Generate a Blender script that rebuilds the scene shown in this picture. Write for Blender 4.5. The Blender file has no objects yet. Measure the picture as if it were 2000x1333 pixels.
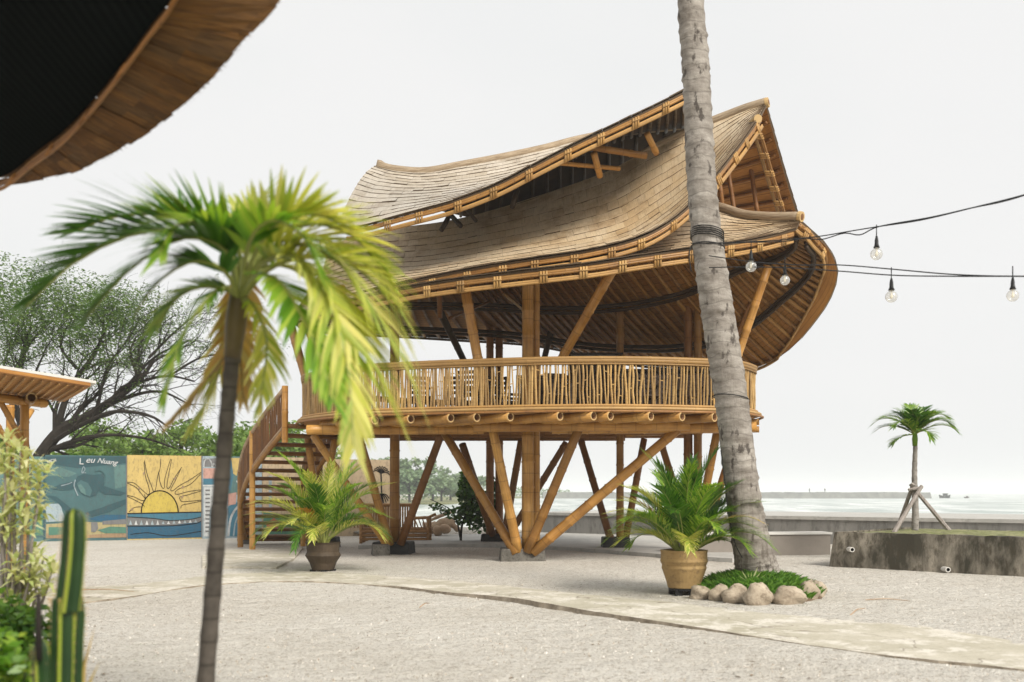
import bpy, math, random
from mathutils import Vector, Matrix
random.seed(7)
PI = math.pi
R = math.radians
sc = bpy.context.scene
COL = sc.collection
# ------------------------------------------------------------------ camera
H = 1.5; F = 1944.0; VH = 962.0
cam_d = bpy.data.cameras.new('camera'); cam = bpy.data.objects.new('camera', cam_d); COL.objects.link(cam)
cam.location = (0, 0, H); cam.rotation_euler = (R(90), 0, 0)
cam_d.sensor_width = 36; cam_d.lens = 36 * F / 2000
cam_d.shift_y = (VH - 666.5) / 2000
cam_d.clip_start = 0.05; cam_d.clip_end = 20000
cam_d.dof.use_dof = True; cam_d.dof.focus_distance = 20.5; cam_d.dof.aperture_fstop = 1.5
sc.camera = cam
# ------------------------------------------------------------------ sky and sun
SUN_EL, SUN_AZ = R(40), R(36)         # azimuth: right of straight behind the camera
w = bpy.data.worlds.new('World'); sc.world = w; w.use_nodes = True
nt = w.node_tree; N = nt.nodes; L = nt.links
bg = N['Background']
sky = N.new('ShaderNodeTexSky'); sky.sky_type = 'NISHITA'; sky.sun_disc = False
sky.sun_elevation = SUN_EL; sky.sun_rotation = PI - SUN_AZ; sky.dust_density = 6; sky.air_density = 1
hs = N.new('ShaderNodeHueSaturation'); hs.inputs['Saturation'].default_value = 0.12
mx = N.new('ShaderNodeMix'); mx.data_type = 'RGBA'; mx.inputs[0].default_value = 0.9
mx.inputs[7].default_value = (9.95, 9.98, 9.95, 1)      # the white cloud layer
tcw = N.new('ShaderNodeTexCoord'); nw = N.new('ShaderNodeTexNoise'); nw.inputs['Scale'].default_value = 1.6; nw.inputs['Detail'].default_value = 4
mpw = N.new('ShaderNodeMapping'); mpw.inputs['Scale'].default_value = (1, 1, 2.5); L.new(tcw.outputs['Generated'], mpw.inputs[0]); L.new(mpw.outputs[0], nw.inputs['Vector'])
rw = N.new('ShaderNodeValToRGB'); rw.color_ramp.elements[0].position = .3; rw.color_ramp.elements[0].color = (.93, .95, .955, 1); rw.color_ramp.elements[1].position = .62; rw.color_ramp.elements[1].color = (1, 1, 1, 1)
mw_ = N.new('ShaderNodeMix'); mw_.data_type = 'RGBA'; mw_.blend_type = 'MULTIPLY'; mw_.inputs[0].default_value = 1; mw_.inputs[6].default_value = (10.15, 10.15, 10.1, 1)
L.new(nw.outputs[0], rw.inputs[0]); L.new(rw.outputs[0], mw_.inputs[7]); L.new(mw_.outputs[2], mx.inputs[7])
L.new(sky.outputs[0], hs.inputs['Color']); L.new(hs.outputs[0], mx.inputs[6]); L.new(mx.outputs[2], bg.inputs[0])
bg.inputs[1].default_value = 0.095
sd = bpy.data.lights.new('sun', 'SUN'); sd.energy = 4.5; sd.angle = R(22); sd.color = (1, .95, .86)
so = bpy.data.objects.new('sun', sd); COL.objects.link(so)
sdir = Vector((math.sin(SUN_AZ) * math.cos(SUN_EL), -math.cos(SUN_AZ) * math.cos(SUN_EL), math.sin(SUN_EL)))
so.rotation_euler = sdir.to_track_quat('Z', 'Y').to_euler()
sc.view_settings.view_transform = 'Standard'; sc.view_settings.look = 'None'
sc.view_settings.exposure = 0.0; sc.view_settings.gamma = 1
sc.cycles.use_denoising = True
sc.cycles.max_bounces = 6; sc.cycles.diffuse_bounces = 2; sc.cycles.volume_bounces = 2; sc.cycles.transparent_max_bounces = 8

# ------------------------------------------------------------------ helpers
def P(u, v, Y): return Vector(((u - 1000) / F * Y, Y, H + (VH - v) / F * Y))
def G(u, v, z=0.0):
    Y = (H - z) * F / (v - VH); return Vector(((u - 1000) / F * Y, Y, z))
def cr(pts, t):
    n = len(pts) - 1
    x = min(max(t, 0), 1) * n; i = min(int(x), n - 1); f = x - i
    p1, p2 = pts[i], pts[i + 1]
    p0 = pts[i - 1] if i > 0 else p1 * 2 - p2
    p3 = pts[i + 2] if i + 2 <= n else p2 * 2 - p1
    return 0.5 * ((2 * p1) + (p2 - p0) * f + (2 * p0 - 5 * p1 + 4 * p2 - p3) * f * f + (3 * p1 - p0 - 3 * p2 + p3) * f * f * f)
def curve(pts, n): return [cr(pts, i / (n - 1)) for i in range(n)]
class MB:
    def __init__(s): s.v = []; s.f = []; s.uv = []; s.mi = []
    def face(s, ps, uv=None, mi=0):
        b = len(s.v); s.v += [tuple(p) for p in ps]; s.f.append(tuple(range(b, b + len(ps))))
        s.uv.append(uv or [(p[0], p[1]) for p in ps]); s.mi.append(mi)
    def box(s, c, size, rot=None, mi=0, taper=1.0):
        x, y, z = (d / 2 for d in size); c = Vector(c)
        vs = [Vector(((-x if i in (0, 3) else x) * (taper if k else 1), (-y if i < 2 else y) * (taper if k else 1), (-z, z)[k])) for k in (0, 1) for i in range(4)]
        if rot is not None: vs = [rot @ p for p in vs]
        s.hexa([c + p for p in vs], mi)
    def hexa(s, vs, mi=0):
        b = len(s.v); s.v += [tuple(p) for p in vs]
        for f in ((3, 2, 1, 0), (4, 5, 6, 7), (0, 1, 5, 4), (1, 2, 6, 5), (2, 3, 7, 6), (3, 0, 4, 7)):
            s.f.append(tuple(b + i for i in f))
            l1 = (vs[f[1]] - vs[f[0]]).length; l2 = (vs[f[2]] - vs[f[1]]).length
            s.uv.append([(0, 0), (l1, 0), (l1, l2), (0, l2)]); s.mi.append(mi)
    def tube(s, pts, r, n=8, mi=0, cap=True, node=0, ring=0.0, hollow=False, v0=None):
        pts = [Vector(p) for p in pts]
        if node:                                    # bamboo: swollen nodes along the culm
            out = []; rr = []; acc = random.random() * node
            total = sum((pts[i + 1] - pts[i]).length for i in range(len(pts) - 1))
            for i in range(len(pts) - 1):
                a, b = pts[i], pts[i + 1]; l = (b - a).length
                ra = r[i] if isinstance(r, (list, tuple)) else r; rb = r[i + 1] if isinstance(r, (list, tuple)) else r
                out.append(a); rr.append(ra); d = node - acc
                while d < l - .04:
                    if d > .04:
                        rm = ra + (rb - ra) * d / l
                        for q, k in ((-.03, 1), (0, 1.13), (.03, 1)): out.append(a.lerp(b, (d + q) / l)); rr.append(rm * k)
                    d += node
                acc = (acc + l) % node
            out.append(pts[-1]); rr.append(r[-1] if isinstance(r, (list, tuple)) else r)
            pts, r = out, rr
        if not isinstance(r, (list, tuple)): r = [r] * len(pts)
        b = len(s.v); d = 0.0 if v0 is None else v0
        ref = None; rows = []
        for i, p in enumerate(pts):
            t = (pts[min(i + 1, len(pts) - 1)] - pts[max(i - 1, 0)])
            if t.length < 1e-9: t = Vector((0, 0, 1))
            t.normalize()
            if ref is None:
                ref = t.orthogonal().normalized()
            ref = (ref - t * ref.dot(t)); ref = ref.normalized() if ref.length > 1e-6 else t.orthogonal().normalized()
            bi = t.cross(ref)
            if i: d += (p - pts[i - 1]).length
            for k in range(n):
                a = 2 * PI * k / n
                s.v.append(tuple(p + (ref * math.cos(a) + bi * math.sin(a)) * r[i]))
            rows.append(d)
        for i in range(len(pts) - 1):
            for k in range(n):
                k2 = (k + 1) % n
                s.f.append((b + i * n + k, b + i * n + k2, b + (i + 1) * n + k2, b + (i + 1) * n + k))
                s.uv.append([(k / n, rows[i]), ((k + 1) / n, rows[i]), ((k + 1) / n, rows[i + 1]), (k / n, rows[i + 1])]); s.mi.append(mi)
        if cap:
            if hollow:                              # an open culm end: rim and dark bore
                for e, sg in ((0, 1), (len(pts) - 1, -1)):
                    q = pts[e]; t = (pts[1] - pts[0]) if e == 0 else (pts[-1] - pts[-2]); t.normalize()
                    o = b + e * n; bb = len(s.v)
                    for k in range(n): s.v.append(tuple(q + (Vector(s.v[o + k]) - q) * .72))
                    for k in range(n): s.v.append(tuple(q + (Vector(s.v[o + k]) - q) * .7 + t * .12 * (1 if e == 0 else -1)))
                    for k in range(n):
                        k2 = (k + 1) % n
                        s.f.append((o + k, o + k2, bb + k2, bb + k)); s.uv.append([(0, 0)] * 4); s.mi.append(hollow[0])
                        s.f.append((bb + k, bb + k2, bb + n + k2, bb + n + k)); s.uv.append([(0, 0)] * 4); s.mi.append(hollow[1])
                    s.f.append(tuple(bb + n + k for k in range(n))); s.uv.append([(0, 0)] * n); s.mi.append(hollow[1])
            else:
                for e in (0, len(pts) - 1):
                    s.f.append(tuple(b + e * n + k for k in (range(n) if e else reversed(range(n))))); s.uv.append([(.5, rows[e])] * n); s.mi.append(mi)
    def prism(s, poly, z0, z1, mi=0):
        n = len(poly); b = len(s.v)
        for z in (z0, z1): s.v += [(p[0], p[1], z) for p in poly]
        s.f.append(tuple(b + n + i for i in range(n))); s.uv.append([(p[0], p[1]) for p in poly]); s.mi.append(mi)
        s.f.append(tuple(b + n - 1 - i for i in range(n))); s.uv.append([(p[0], p[1]) for p in reversed(poly)]); s.mi.append(mi)
        for i in range(n):
            j = (i + 1) % n
            s.f.append((b + i, b + j, b + n + j, b + n + i)); s.uv.append([(0, 0), (1, 0), (1, z1 - z0), (0, z1 - z0)]); s.mi.append(mi)
    def lathe(s, prof, c, n=24, mi=0):
        b = len(s.v); c = Vector(c)
        for r, z in prof:
            for k in range(n): s.v.append((c.x + r * math.cos(2 * PI * k / n), c.y + r * math.sin(2 * PI * k / n), c.z + z))
        for i in range(len(prof) - 1):
            for k in range(n):
                k2 = (k + 1) % n
                s.f.append((b + i * n + k, b + i * n + k2, b + (i + 1) * n + k2, b + (i + 1) * n + k))
                s.uv.append([(k / n, prof[i][1]), ((k + 1) / n, prof[i][1]), ((k + 1) / n, prof[i + 1][1]), (k / n, prof[i + 1][1])]); s.mi.append(mi)
    def blob(s, c, r, seed=0, nz=.18, mi=0, sub=2):
        rnd = random.Random(seed); nu, nv = 18, 12; b = len(s.v); c = Vector(c)
        ph = [rnd.random() * 6 for _ in range(6)]
        for j in range(nv + 1):
            th = PI * j / nv
            for i in range(nu):
                a = 2 * PI * i / nu
                d = Vector((math.sin(th) * math.cos(a), math.sin(th) * math.sin(a), math.cos(th)))
                k = 1 + nz * (math.sin(3 * d.x + ph[0]) * math.sin(2.7 * d.y + ph[1]) + .6 * math.sin(5 * d.z + 3 * d.x + ph[2]) + .3 * math.sin(9 * d.y + ph[3]) * math.cos(8 * d.x + ph[4]))
                s.v.append((c.x + d.x * r[0] * k, c.y + d.y * r[1] * k, c.z + d.z * r[2] * k))
        for j in range(nv):
            for i in range(nu):
                i2 = (i + 1) % nu
                s.f.append((b + j * nu + i, b + (j + 1) * nu + i, b + (j + 1) * nu + i2, b + j * nu + i2)); s.uv.append([(0, 0)] * 4); s.mi.append(mi)
    def build(s, name, mats, parent=None, smooth=False):
        me = bpy.data.meshes.new(name)
        me.from_pydata(s.v, [], s.f)
        uvl = me.uv_layers.new(name='UVMap')
        flat = [c for fu in s.uv for p in fu for c in (p[0], p[1])]
        uvl.data.foreach_set('uv', flat)
        if not isinstance(mats, (list, tuple)): mats = [mats]
        for m in mats: me.materials.append(m)
        me.polygons.foreach_set('material_index', s.mi)
        if smooth: me.polygons.foreach_set('use_smooth', [True] * len(s.f))
        me.update()
        o = bpy.data.objects.new(name, me); COL.objects.link(o)
        if parent is not None: 
            o.parent = parent
            o.matrix_parent_inverse = parent_world(parent).inverted()
        return o
def parent_world(o):
    m = Matrix.LocRotScale(o.location, o.rotation_euler, o.scale)
    return (parent_world(o.parent) @ o.matrix_parent_inverse @ m) if o.parent else m
def tag(o, label=None, cat=None, group=None, kind=None):
    if label: o['label'] = label
    if cat: o['category'] = cat
    if group: o['group'] = group
    if kind: o['kind'] = kind
    return o
def thing(name, label, cat, loc=(0, 0, 0), group=None):
    o = bpy.data.objects.new(name, None); COL.objects.link(o); o.location = loc; o.empty_display_size = .2
    return tag(o, label, cat, group)
def copy_tree(o, parent=None):
    c = o.copy(); COL.objects.link(c)
    if parent is not None:
        c.parent = parent; c.matrix_parent_inverse = o.matrix_parent_inverse.copy()
    for ch in [x for x in bpy.data.objects if x.parent == o]: copy_tree(ch, c)
    return c

# ------------------------------------------------------------------ materials
class MT:
    def __init__(s, name):
        s.m = bpy.data.materials.new(name); s.m.use_nodes = True
        s.t = s.m.node_tree; s.N = s.t.nodes; s.L = s.t.links; s.b = s.N['Principled BSDF']; s.out = s.N['Material Output']
        s.b.inputs['Roughness'].default_value = .75; s.b.inputs['Specular IOR Level'].default_value = .3
    def n(s, typ, **kw):
        x = s.N.new(typ)
        for k, v in kw.items():
            if k in x.inputs: x.inputs[k].default_value = v
            else: setattr(x, k, v)
        return x
    def coord(s, kind='Object', scale=(1, 1, 1), rot=(0, 0, 0)):
        tc = s.n('ShaderNodeTexCoord'); mp = s.n('ShaderNodeMapping')
        mp.inputs['Scale'].default_value = scale; mp.inputs['Rotation'].default_value = rot
        s.L.new(tc.outputs[kind], mp.inputs[0]); return mp.outputs[0]
    def noise(s, co, scale, detail=4, rough=.6):
        x = s.n('ShaderNodeTexNoise'); x.inputs['Scale'].default_value = scale; x.inputs['Detail'].default_value = detail; x.inputs['Roughness'].default_value = rough
        s.L.new(co, x.inputs['Vector']); return x.outputs[0]
    def ramp(s, fac, stops, interp='LINEAR'):
        x = s.n('ShaderNodeValToRGB'); cr_ = x.color_ramp; cr_.interpolation = interp
        while len(cr_.elements) > 1: cr_.elements.remove(cr_.elements[-1])
        for i, (p, c) in enumerate(stops):
            e = cr_.elements[0] if i == 0 else cr_.elements.new(p)
            e.position = p; e.color = (c[0], c[1], c[2], 1) if len(c) == 3 else c
        s.L.new(fac, x.inputs[0]); return x.outputs[0]
    def mix(s, fac, a, b, mode='MIX'):
        x = s.n('ShaderNodeMix'); x.data_type = 'RGBA'; x.blend_type = mode
        for i, q in ((0, fac), (6, a), (7, b)):
            if isinstance(q, (int, float)): x.inputs[i].default_value = q
            elif isinstance(q, tuple): x.inputs[i].default_value = (q[0], q[1], q[2], 1)
            else: s.L.new(q, x.inputs[i])
        return x.outputs[2]
    def math(s, op, a, b=0.0):
        x = s.n('ShaderNodeMath'); x.operation = op
        for i, q in ((0, a), (1, b)):
            if isinstance(q, (int, float)): x.inputs[i].default_value = q
            else: s.L.new(q, x.inputs[i])
        return x.outputs[0]
    def sep(s, v):
        x = s.n('ShaderNodeSeparateXYZ'); s.L.new(v, x.inputs[0]); return x.outputs
    def island(s): return s.n('ShaderNodeNewGeometry').outputs['Random Per Island']
    def color(s, c):
        if isinstance(c, tuple): s.b.inputs['Base Color'].default_value = (c[0], c[1], c[2], 1)
        else: s.L.new(c, s.b.inputs['Base Color'])
    def rough(s, r): s.b.inputs['Roughness'].default_value = r
    def bump(s, h, strength=.4, dist=.02):
        x = s.n('ShaderNodeBump'); x.inputs['Strength'].default_value = strength; x.inputs['Distance'].default_value = dist
        s.L.new(h, x.inputs['Height']); s.L.new(x.outputs[0], s.b.inputs['Normal'])

def bamboo(name, c1, c2, dark, rough=.38, node=.42):
    m = MT(name); uv = m.coord('UV'); ob = m.coord('Object')
    base = m.ramp(m.noise(ob, 1.3, 5, .65), [(.3, c1), (.7, c2)])
    isl = m.ramp(m.island(), [(0, (.72, .7, .66)), (.5, (1, 1, 1)), (1, (1.18, 1.12, 1.0))])
    base = m.mix(1.0, base, isl, 'MULTIPLY')
    oi = m.n('ShaderNodeObjectInfo').outputs['Random']
    base = m.mix(1.0, base, m.ramp(oi, [(0, (.62, .58, .52)), (.35, (.9, .86, .8)), (.7, (1.05, 1.0, .92)), (1, (1.12, 1.15, 1.2))]), 'MULTIPLY')
    wx = m.noise(m.coord('Object', (1, 1, .4)), 2.2, 5, .7); base = m.mix(m.ramp(wx, [(.52, (0, 0, 0)), (.72, (.55, .55, .55))]), base, (dark[0] * 1.3 + .03, dark[1] * 1.3 + .025, dark[2] * 1.3 + .02))
    st = m.noise(m.coord('UV', (18, .9, 1)), 1.6, 3, .6)
    base = m.mix(m.ramp(st, [(.45, (0, 0, 0)), (.75, (.55, .55, .55))]), base, dark)
    v = m.sep(uv)[1]
    fr = m.math('FRACT', m.math('DIVIDE', m.math('ADD', v, m.math('MULTIPLY', m.island(), 3.0)), node))
    ring = m.ramp(fr, [(0, (.6, .6, .6)), (.03, (.1, .1, .1)), (.07, (0, 0, 0)), (.97, (0, 0, 0)), (1, (.45, .45, .45))])
    base = m.mix(ring, base, dark)
    m.color(base); m.rough(rough); m.bump(st, .15, .01); m.b.inputs['Specular IOR Level'].default_value = .4
    return m.m
M = {}
M['bamboo'] = bamboo('golden bamboo', (.35, .165, .034), (.54, .305, .085), (.11, .045, .014), .42)
M['bamboo_brown'] = bamboo('brown bamboo', (.20, .085, .022), (.32, .15, .04), (.08, .032, .012), .5)  # brown culms, colour darkened further to suit poles in shade
M['bamboo_pale'] = bamboo('pale split bamboo', (.34, .20, .068), (.46, .285, .105), (.20, .11, .045), .55, .25)
M['stick'] = bamboo('thin weathered bamboo sticks', (.28, .175, .065), (.46, .31, .125), (.09, .045, .018), .55, .22)
M['bamboo_dark'] = bamboo('very dark bamboo', (.045, .028, .016), (.075, .045, .022), (.012, .008, .006), .55)  # darkest bamboo tone, for upper rafters, ring beams and rear braces
m = MT('bamboo cut rim'); m.color((.46, .31, .14)); M['rim'] = m.m
m = MT('bamboo bore'); m.color((.16, .075, .03)); M['bore'] = m.m

def shingle(name, cols, grey):
    m = MT(name); isl = m.island()
    base = m.ramp(isl, [(i / (len(cols) - 1), c) for i, c in enumerate(cols)])
    big = m.noise(m.coord('Object'), .5, 4, .6)
    base = m.mix(m.ramp(big, [(.38, (0, 0, 0)), (.68, (.75, .75, .75))]), base, grey)
    stn = m.noise(m.coord('Object', (1, 1, .6)), 1.3, 6, .75); base = m.mix(m.ramp(stn, [(.50, (0, 0, 0)), (.62, (.55, .55, .55)), (.8, (.75, .75, .75))]), base, (cols[2][0] * .55, cols[2][1] * .5, cols[2][2] * .45))
    fine = m.noise(m.coord('UV', (60, 2.5, 1)), 1.0, 4, .7)
    base = m.mix(m.ramp(fine, [(.35, (.35, .35, .35)), (.6, (0, 0, 0))]), base, (.22, .15, .09))
    m.color(base); m.rough(.6); m.bump(fine, .5, .01); return m.m
m = MT('shadow-gap shingle butt'); m.color((.085, .055, .03)); M['butt'] = m.m  # dark tone paints the shadow gap between shingle courses
m = MT('thatched ridge roll'); f_ = m.noise(m.coord('UV', (20, 3, 1)), 1.0, 4); m.color(m.ramp(f_, [(.3, (.20, .14, .085)), (.7, (.42, .33, .23))])); m.bump(f_, .6, .01); M['ridge'] = m.m
M['shingle_grey'] = shingle('weathered grey bamboo shingles', [(.50, .43, .34), (.56, .49, .40), (.44, .37, .28), (.60, .53, .44)], (.52, .49, .44))
M['shingle'] = shingle('tan bamboo shingles', [(.55, .39, .22), (.60, .45, .27), (.50, .34, .18), (.62, .48, .31)], (.62, .53, .40))
M['bamboo_mid'] = bamboo('weathered eave bamboo', (.30, .145, .034), (.43, .235, .07), (.09, .036, .012), .42)
m = MT('split bamboo ceiling mat')
uv = m.coord('UV'); s = m.sep(uv)
rows = m.math('FRACT', m.math('MULTIPLY', s[1], 4.2))
line = m.ramp(rows, [(0, (0, 0, 0)), (.05, (1, 1, 1)), (.93, (1, 1, 1)), (1, (.1, .1, .1))])
fine = m.noise(m.coord('UV', (3, 40, 1)), 1.0, 3)
c = m.ramp(fine, [(.3, (.34, .15, .038)), (.7, (.54, .27, .075))])
c = m.mix(m.ramp(m.noise(m.coord('Object'), .9, 3), [(.4, (0, 0, 0)), (.7, (.7, .7, .7))]), c, (.25, .11, .035))
m.color(m.mix(line, (.09, .04, .015), c)); m.bump(fine, .5, .01); M['mat'] = m.m
m = MT('thatch edge layers')
s = m.sep(m.coord('UV')); f = m.noise(m.coord('UV', (30, 4, 1)), 1.0, 3)
c = m.ramp(f, [(.3, (.26, .15, .065)), (.7, (.47, .32, .16))]); r_ = m.math('FRACT', m.math('MULTIPLY', s[0], 5.0))
m.color(m.mix(m.ramp(r_, [(0, (0, 0, 0)), (.12, (1, 1, 1))]), (.09, .05, .025), c)); m.bump(f, .5, .01); M['thatch'] = m.m
m = MT('shade-black roof lining'); wv = m.n('ShaderNodeTexWave'); wv.inputs['Scale'].default_value = 6; m.L.new(m.coord('Object', (1, 1, 1), (0, 0, R(35))), wv.inputs[0])
m.color(m.ramp(wv.outputs[1], [(0, (.004, .005, .005)), (1, (.0065, .008, .0075))])); m.rough(1.0); m.b.inputs['Specular IOR Level'].default_value = 0; M['shade_lining'] = m.m  # near-black colour stands in for deep shade under the near roof
m = MT('brown thatch of the near eave'); co = m.coord('UV'); s = m.sep(co)
isl = m.ramp(m.island(), [(0, (.09, .04, .010)), (.3, (.17, .075, .017)), (.6, (.12, .065, .025)), (1, (.22, .10, .024))])
f = m.noise(m.coord('UV', (4, 40, 1)), 1.0, 4)
m.color(m.mix(m.ramp(f, [(.35, (.8, .8, .8)), (.6, (0, 0, 0))]), isl, (.06, .03, .012))); m.bump(f, .6, .02); M['near_thatch'] = m.m

m = MT('pale coral sand')
co = m.coord('Object')
n1 = m.noise(co, .35, 5, .6); n2 = m.noise(co, 11, 6, .8); n3 = m.noise(co, 42, 2, .6)
c = m.ramp(n1, [(.3, (.63, .585, .51)), (.7, (.75, .715, .65))])
c = m.mix(m.ramp(n2, [(.40, (.7, .7, .7)), (.47, (0, 0, 0))]), c, (.40, .345, .28))
c = m.mix(m.ramp(n3, [(.36, (.9, .9, .9)), (.42, (0, 0, 0))]), c, (.33, .28, .22))
c = m.mix(m.ramp(n3, [(.60, (0, 0, 0)), (.72, (.8, .8, .8))]), c, (.78, .74, .68))
m.color(c); m.rough(.95); n4 = m.noise(co, 3.2, 3, .5); m.bump(m.math('ADD', m.math('ADD', n2, m.math('MULTIPLY', n3, .7)), m.math('MULTIPLY', n4, 2.2)), 1.0, .06); M['sand'] = m.m
def plain(name, c1, c2, scale=2.0, rough=.85, bump=.3, dark=None, aniso=(1, 1, 1), thr=(.3, .7)):
    m = MT(name); co = m.coord('Object', aniso); n = m.noise(co, scale, 6, .65)
    c = m.ramp(n, [(thr[0], c1), (thr[1], c2)])
    if dark:
        c = m.mix(m.ramp(m.noise(co, scale * 4.7, 5, .7), [(.36, (.8, .8, .8)), (.5, (0, 0, 0))]), c, dark)
    m.color(c); m.rough(rough)
    if bump: m.bump(m.noise(co, scale * 8, 4), bump, .02)
    return m.m
m = MT('worn sandy concrete'); co = m.coord('Object'); c = m.ramp(m.noise(co, .7, 6, .7), [(.35, (.36, .33, .25)), (.65, (.50, .46, .38))])
c = m.mix(m.ramp(m.noise(co, 1.6, 7, .75), [(.50, (0, 0, 0)), (.57, (.9, .9, .9))]), c, (.61, .57, .50)); c = m.mix(m.ramp(m.noise(co, 16, 4, .7), [(.36, (.6, .6, .6)), (.48, (0, 0, 0))]), c, (.30, .27, .21))
cx = m.noise(co, .5, 3, .5); cl = m.math('ABSOLUTE', m.math('SUBTRACT', cx, .5)); c = m.mix(m.ramp(cl, [(0, (.8, .8, .8)), (.003, (0, 0, 0))]), c, (.16, .13, .10))
m.color(c); m.rough(.9); m.bump(m.noise(co, 9, 5, .7), .5, .02); M['path'] = m.m
M['path_edge'] = plain('dirty slab edge', (.10, .075, .05), (.42, .36, .28), 4, .9, .5)
M['concrete'] = plain('pale grey concrete', (.36, .35, .325), (.47, .455, .425), 1.1, .85, .2, (.32, .31, .285))
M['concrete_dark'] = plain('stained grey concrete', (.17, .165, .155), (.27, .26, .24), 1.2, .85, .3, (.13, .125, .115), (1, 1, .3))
M['concrete_light'] = plain('whitewashed concrete', (.58, .56, .52), (.68, .66, .62), 1.4, .8, .2)
M['stone_dark'] = plain('black lava footing', (.012, .013, .014), (.045, .045, .045), 3, .75, .5)
M['stone_grey'] = plain('rough grey footing', (.07, .065, .055), (.19, .175, .15), 5, .85, .6, (.05, .045, .04))
M['mossy'] = plain('mould-stained concrete', (.05, .045, .032), (.38, .335, .27), 1.6, .9, .5, (.055, .045, .03), (1, 1, .45), (.4, .66))
M['moss'] = plain('moss and soil', (.10, .12, .03), (.30, .29, .15), 3, .95, .5, (.09, .08, .05))
M['rock'] = plain('sandstone boulder', (.27, .215, .155), (.46, .39, .30), 3, .85, .7, (.20, .155, .11))
M['soil'] = plain('brown soil', (.10, .065, .04), (.20, .14, .09), 3, .95, .5)
M['trunk'] = plain('grey palm bark', (.20, .18, .16), (.345, .32, .295), 2.2, .85, .6, (.09, .075, .065), (1, 1, 2.2))
M['driftwood'] = plain('bleached driftwood', (.28, .18, .11), (.46, .34, .23), 3, .85, .5)
M['greywood'] = plain('weathered stake wood', (.22, .19, .17), (.38, .34, .31), 4, .85, .4, (.12, .10, .09), (1, 1, .3))
M['bark'] = plain('dark tree bark', (.010, .008, .006), (.035, .028, .022), 3, .9, .4)
M['clay'] = plain('ochre clay pot', (.27, .17, .068), (.37, .25, .11), 2.5, .7, .3, (.20, .13, .06))
M['clay_dark'] = plain('dark clay pot', (.035, .024, .015), (.085, .06, .038), 4, .7, .2)
M['black'] = plain('black plastic', (.006, .006, .007), (.014, .014, .014), 4, .5, 0)
M['darkwood'] = plain('dark chair wood', (.022, .013, .009), (.05, .028, .017), 4, .5, .1)
M['benchwood'] = bamboo('bench bamboo', (.40, .22, .09), (.50, .29, .13), (.16, .08, .035), .6)
M['breakwater'] = plain('breakwater stone', (.12, .125, .12), (.22, .22, .20), .4, .9, .2)

def leaf(name, cols, trans=.45, rough=.45, gloss=.35):
    m = MT(name); c = m.ramp(m.island(), [(i / (len(cols) - 1), k) for i, k in enumerate(cols)])
    m.color(c); m.rough(rough); m.b.inputs['Specular IOR Level'].default_value = gloss
    tr = m.n('ShaderNodeBsdfTranslucent'); c2 = m.mix(1.0, c, (1.5, 1.45, .7), 'MULTIPLY'); m.L.new(c2, tr.inputs[0])
    ms = m.n('ShaderNodeMixShader'); ms.inputs[0].default_value = trans
    m.L.new(m.b.outputs[0], ms.inputs[1]); m.L.new(tr.outputs[0], ms.inputs[2]); m.L.new(ms.outputs[0], m.out.inputs[0])
    return m.m
M['frond_dark'] = leaf('deep green frond', [(.015, .055, .005), (.04, .125, .010), (.085, .21, .015), (.05, .15, .015)], .35, .35, .5)
M['frond_green'] = leaf('green frond', [(.05, .14, .010), (.12, .26, .02), (.22, .36, .035), (.34, .42, .07)], .4, .35, .5)
M['frond_yellow'] = leaf('yellowing frond', [(.40, .44, .06), (.54, .55, .13), (.66, .62, .25), (.22, .34, .03), (.50, .47, .14)], .42)  # yellow leaf tones, some paled to put sunlit highlights into the colour
M['frond_dry'] = leaf('dry ochre frond', [(.42, .24, .06), (.50, .34, .10), (.36, .25, .08), (.45, .38, .14)], .3)
M['frond_orange'] = leaf('orange frond', [(.55, .20, .03), (.62, .28, .05), (.45, .22, .05)], .3)
M['rachis'] = plain('frond rib', (.20, .24, .05), (.32, .33, .10), 4, .5, 0)
M['rachis_dark'] = plain('brown frond rib', (.06, .045, .02), (.14, .10, .04), 4, .5, 0)
M['cream_leaf'] = leaf('cream variegated leaf', [(.60, .62, .34), (.72, .70, .46), (.36, .46, .14), (.64, .62, .40)], .35)
M['shrub_leaf'] = leaf('bright shrub leaf', [(.025, .075, .010), (.06, .14, .015), (.12, .22, .025)], .35)
M['tree_leaf'] = leaf('feathery tree leaf', [(.04, .09, .015), (.075, .14, .025), (.14, .22, .045)], .35)
M['hedge_leaf'] = leaf('hedge leaf', [(.08, .145, .03), (.13, .22, .045), (.20, .30, .07)], .3)
M['bush_leaf'] = leaf('glossy round leaf', [(.02, .07, .012), (.045, .13, .02), (.10, .21, .035)], .25, .3, .5)
M['far_leaf'] = leaf('far shore leaf', [(.12, .19, .10), (.16, .23, .12), (.21, .29, .15)], .2)  # haze partly painted in: leaf greens lightened for distance
M['grass'] = leaf('grass', [(.04, .11, .012), (.08, .19, .02), (.14, .27, .03)], .3)
m = MT('cactus skin'); M['cactus'] = m.m; m.color(m.ramp(m.noise(m.coord('Object'), 4, 3), [(.3, (.006, .022, .005)), (.7, (.015, .045, .008))])); m.rough(.5)
m = MT('cactus rib edge'); M['cactus_rib'] = m.m; m.color((.20, .25, .02)); m.rough(.5)
m = MT('bulb glass'); M['glass'] = m.m; gl = m.n('ShaderNodeBsdfGlossy', Roughness=.08); tp_ = m.n('ShaderNodeBsdfTransparent'); dfs = m.n('ShaderNodeBsdfTranslucent')
dfs.inputs[0].default_value = (.95, .93, .88, 1); m1 = m.n('ShaderNodeMixShader'); m1.inputs[0].default_value = .4; m2 = m.n('ShaderNodeMixShader'); lw = m.n('ShaderNodeLayerWeight'); lw.inputs[0].default_value = .25
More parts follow.
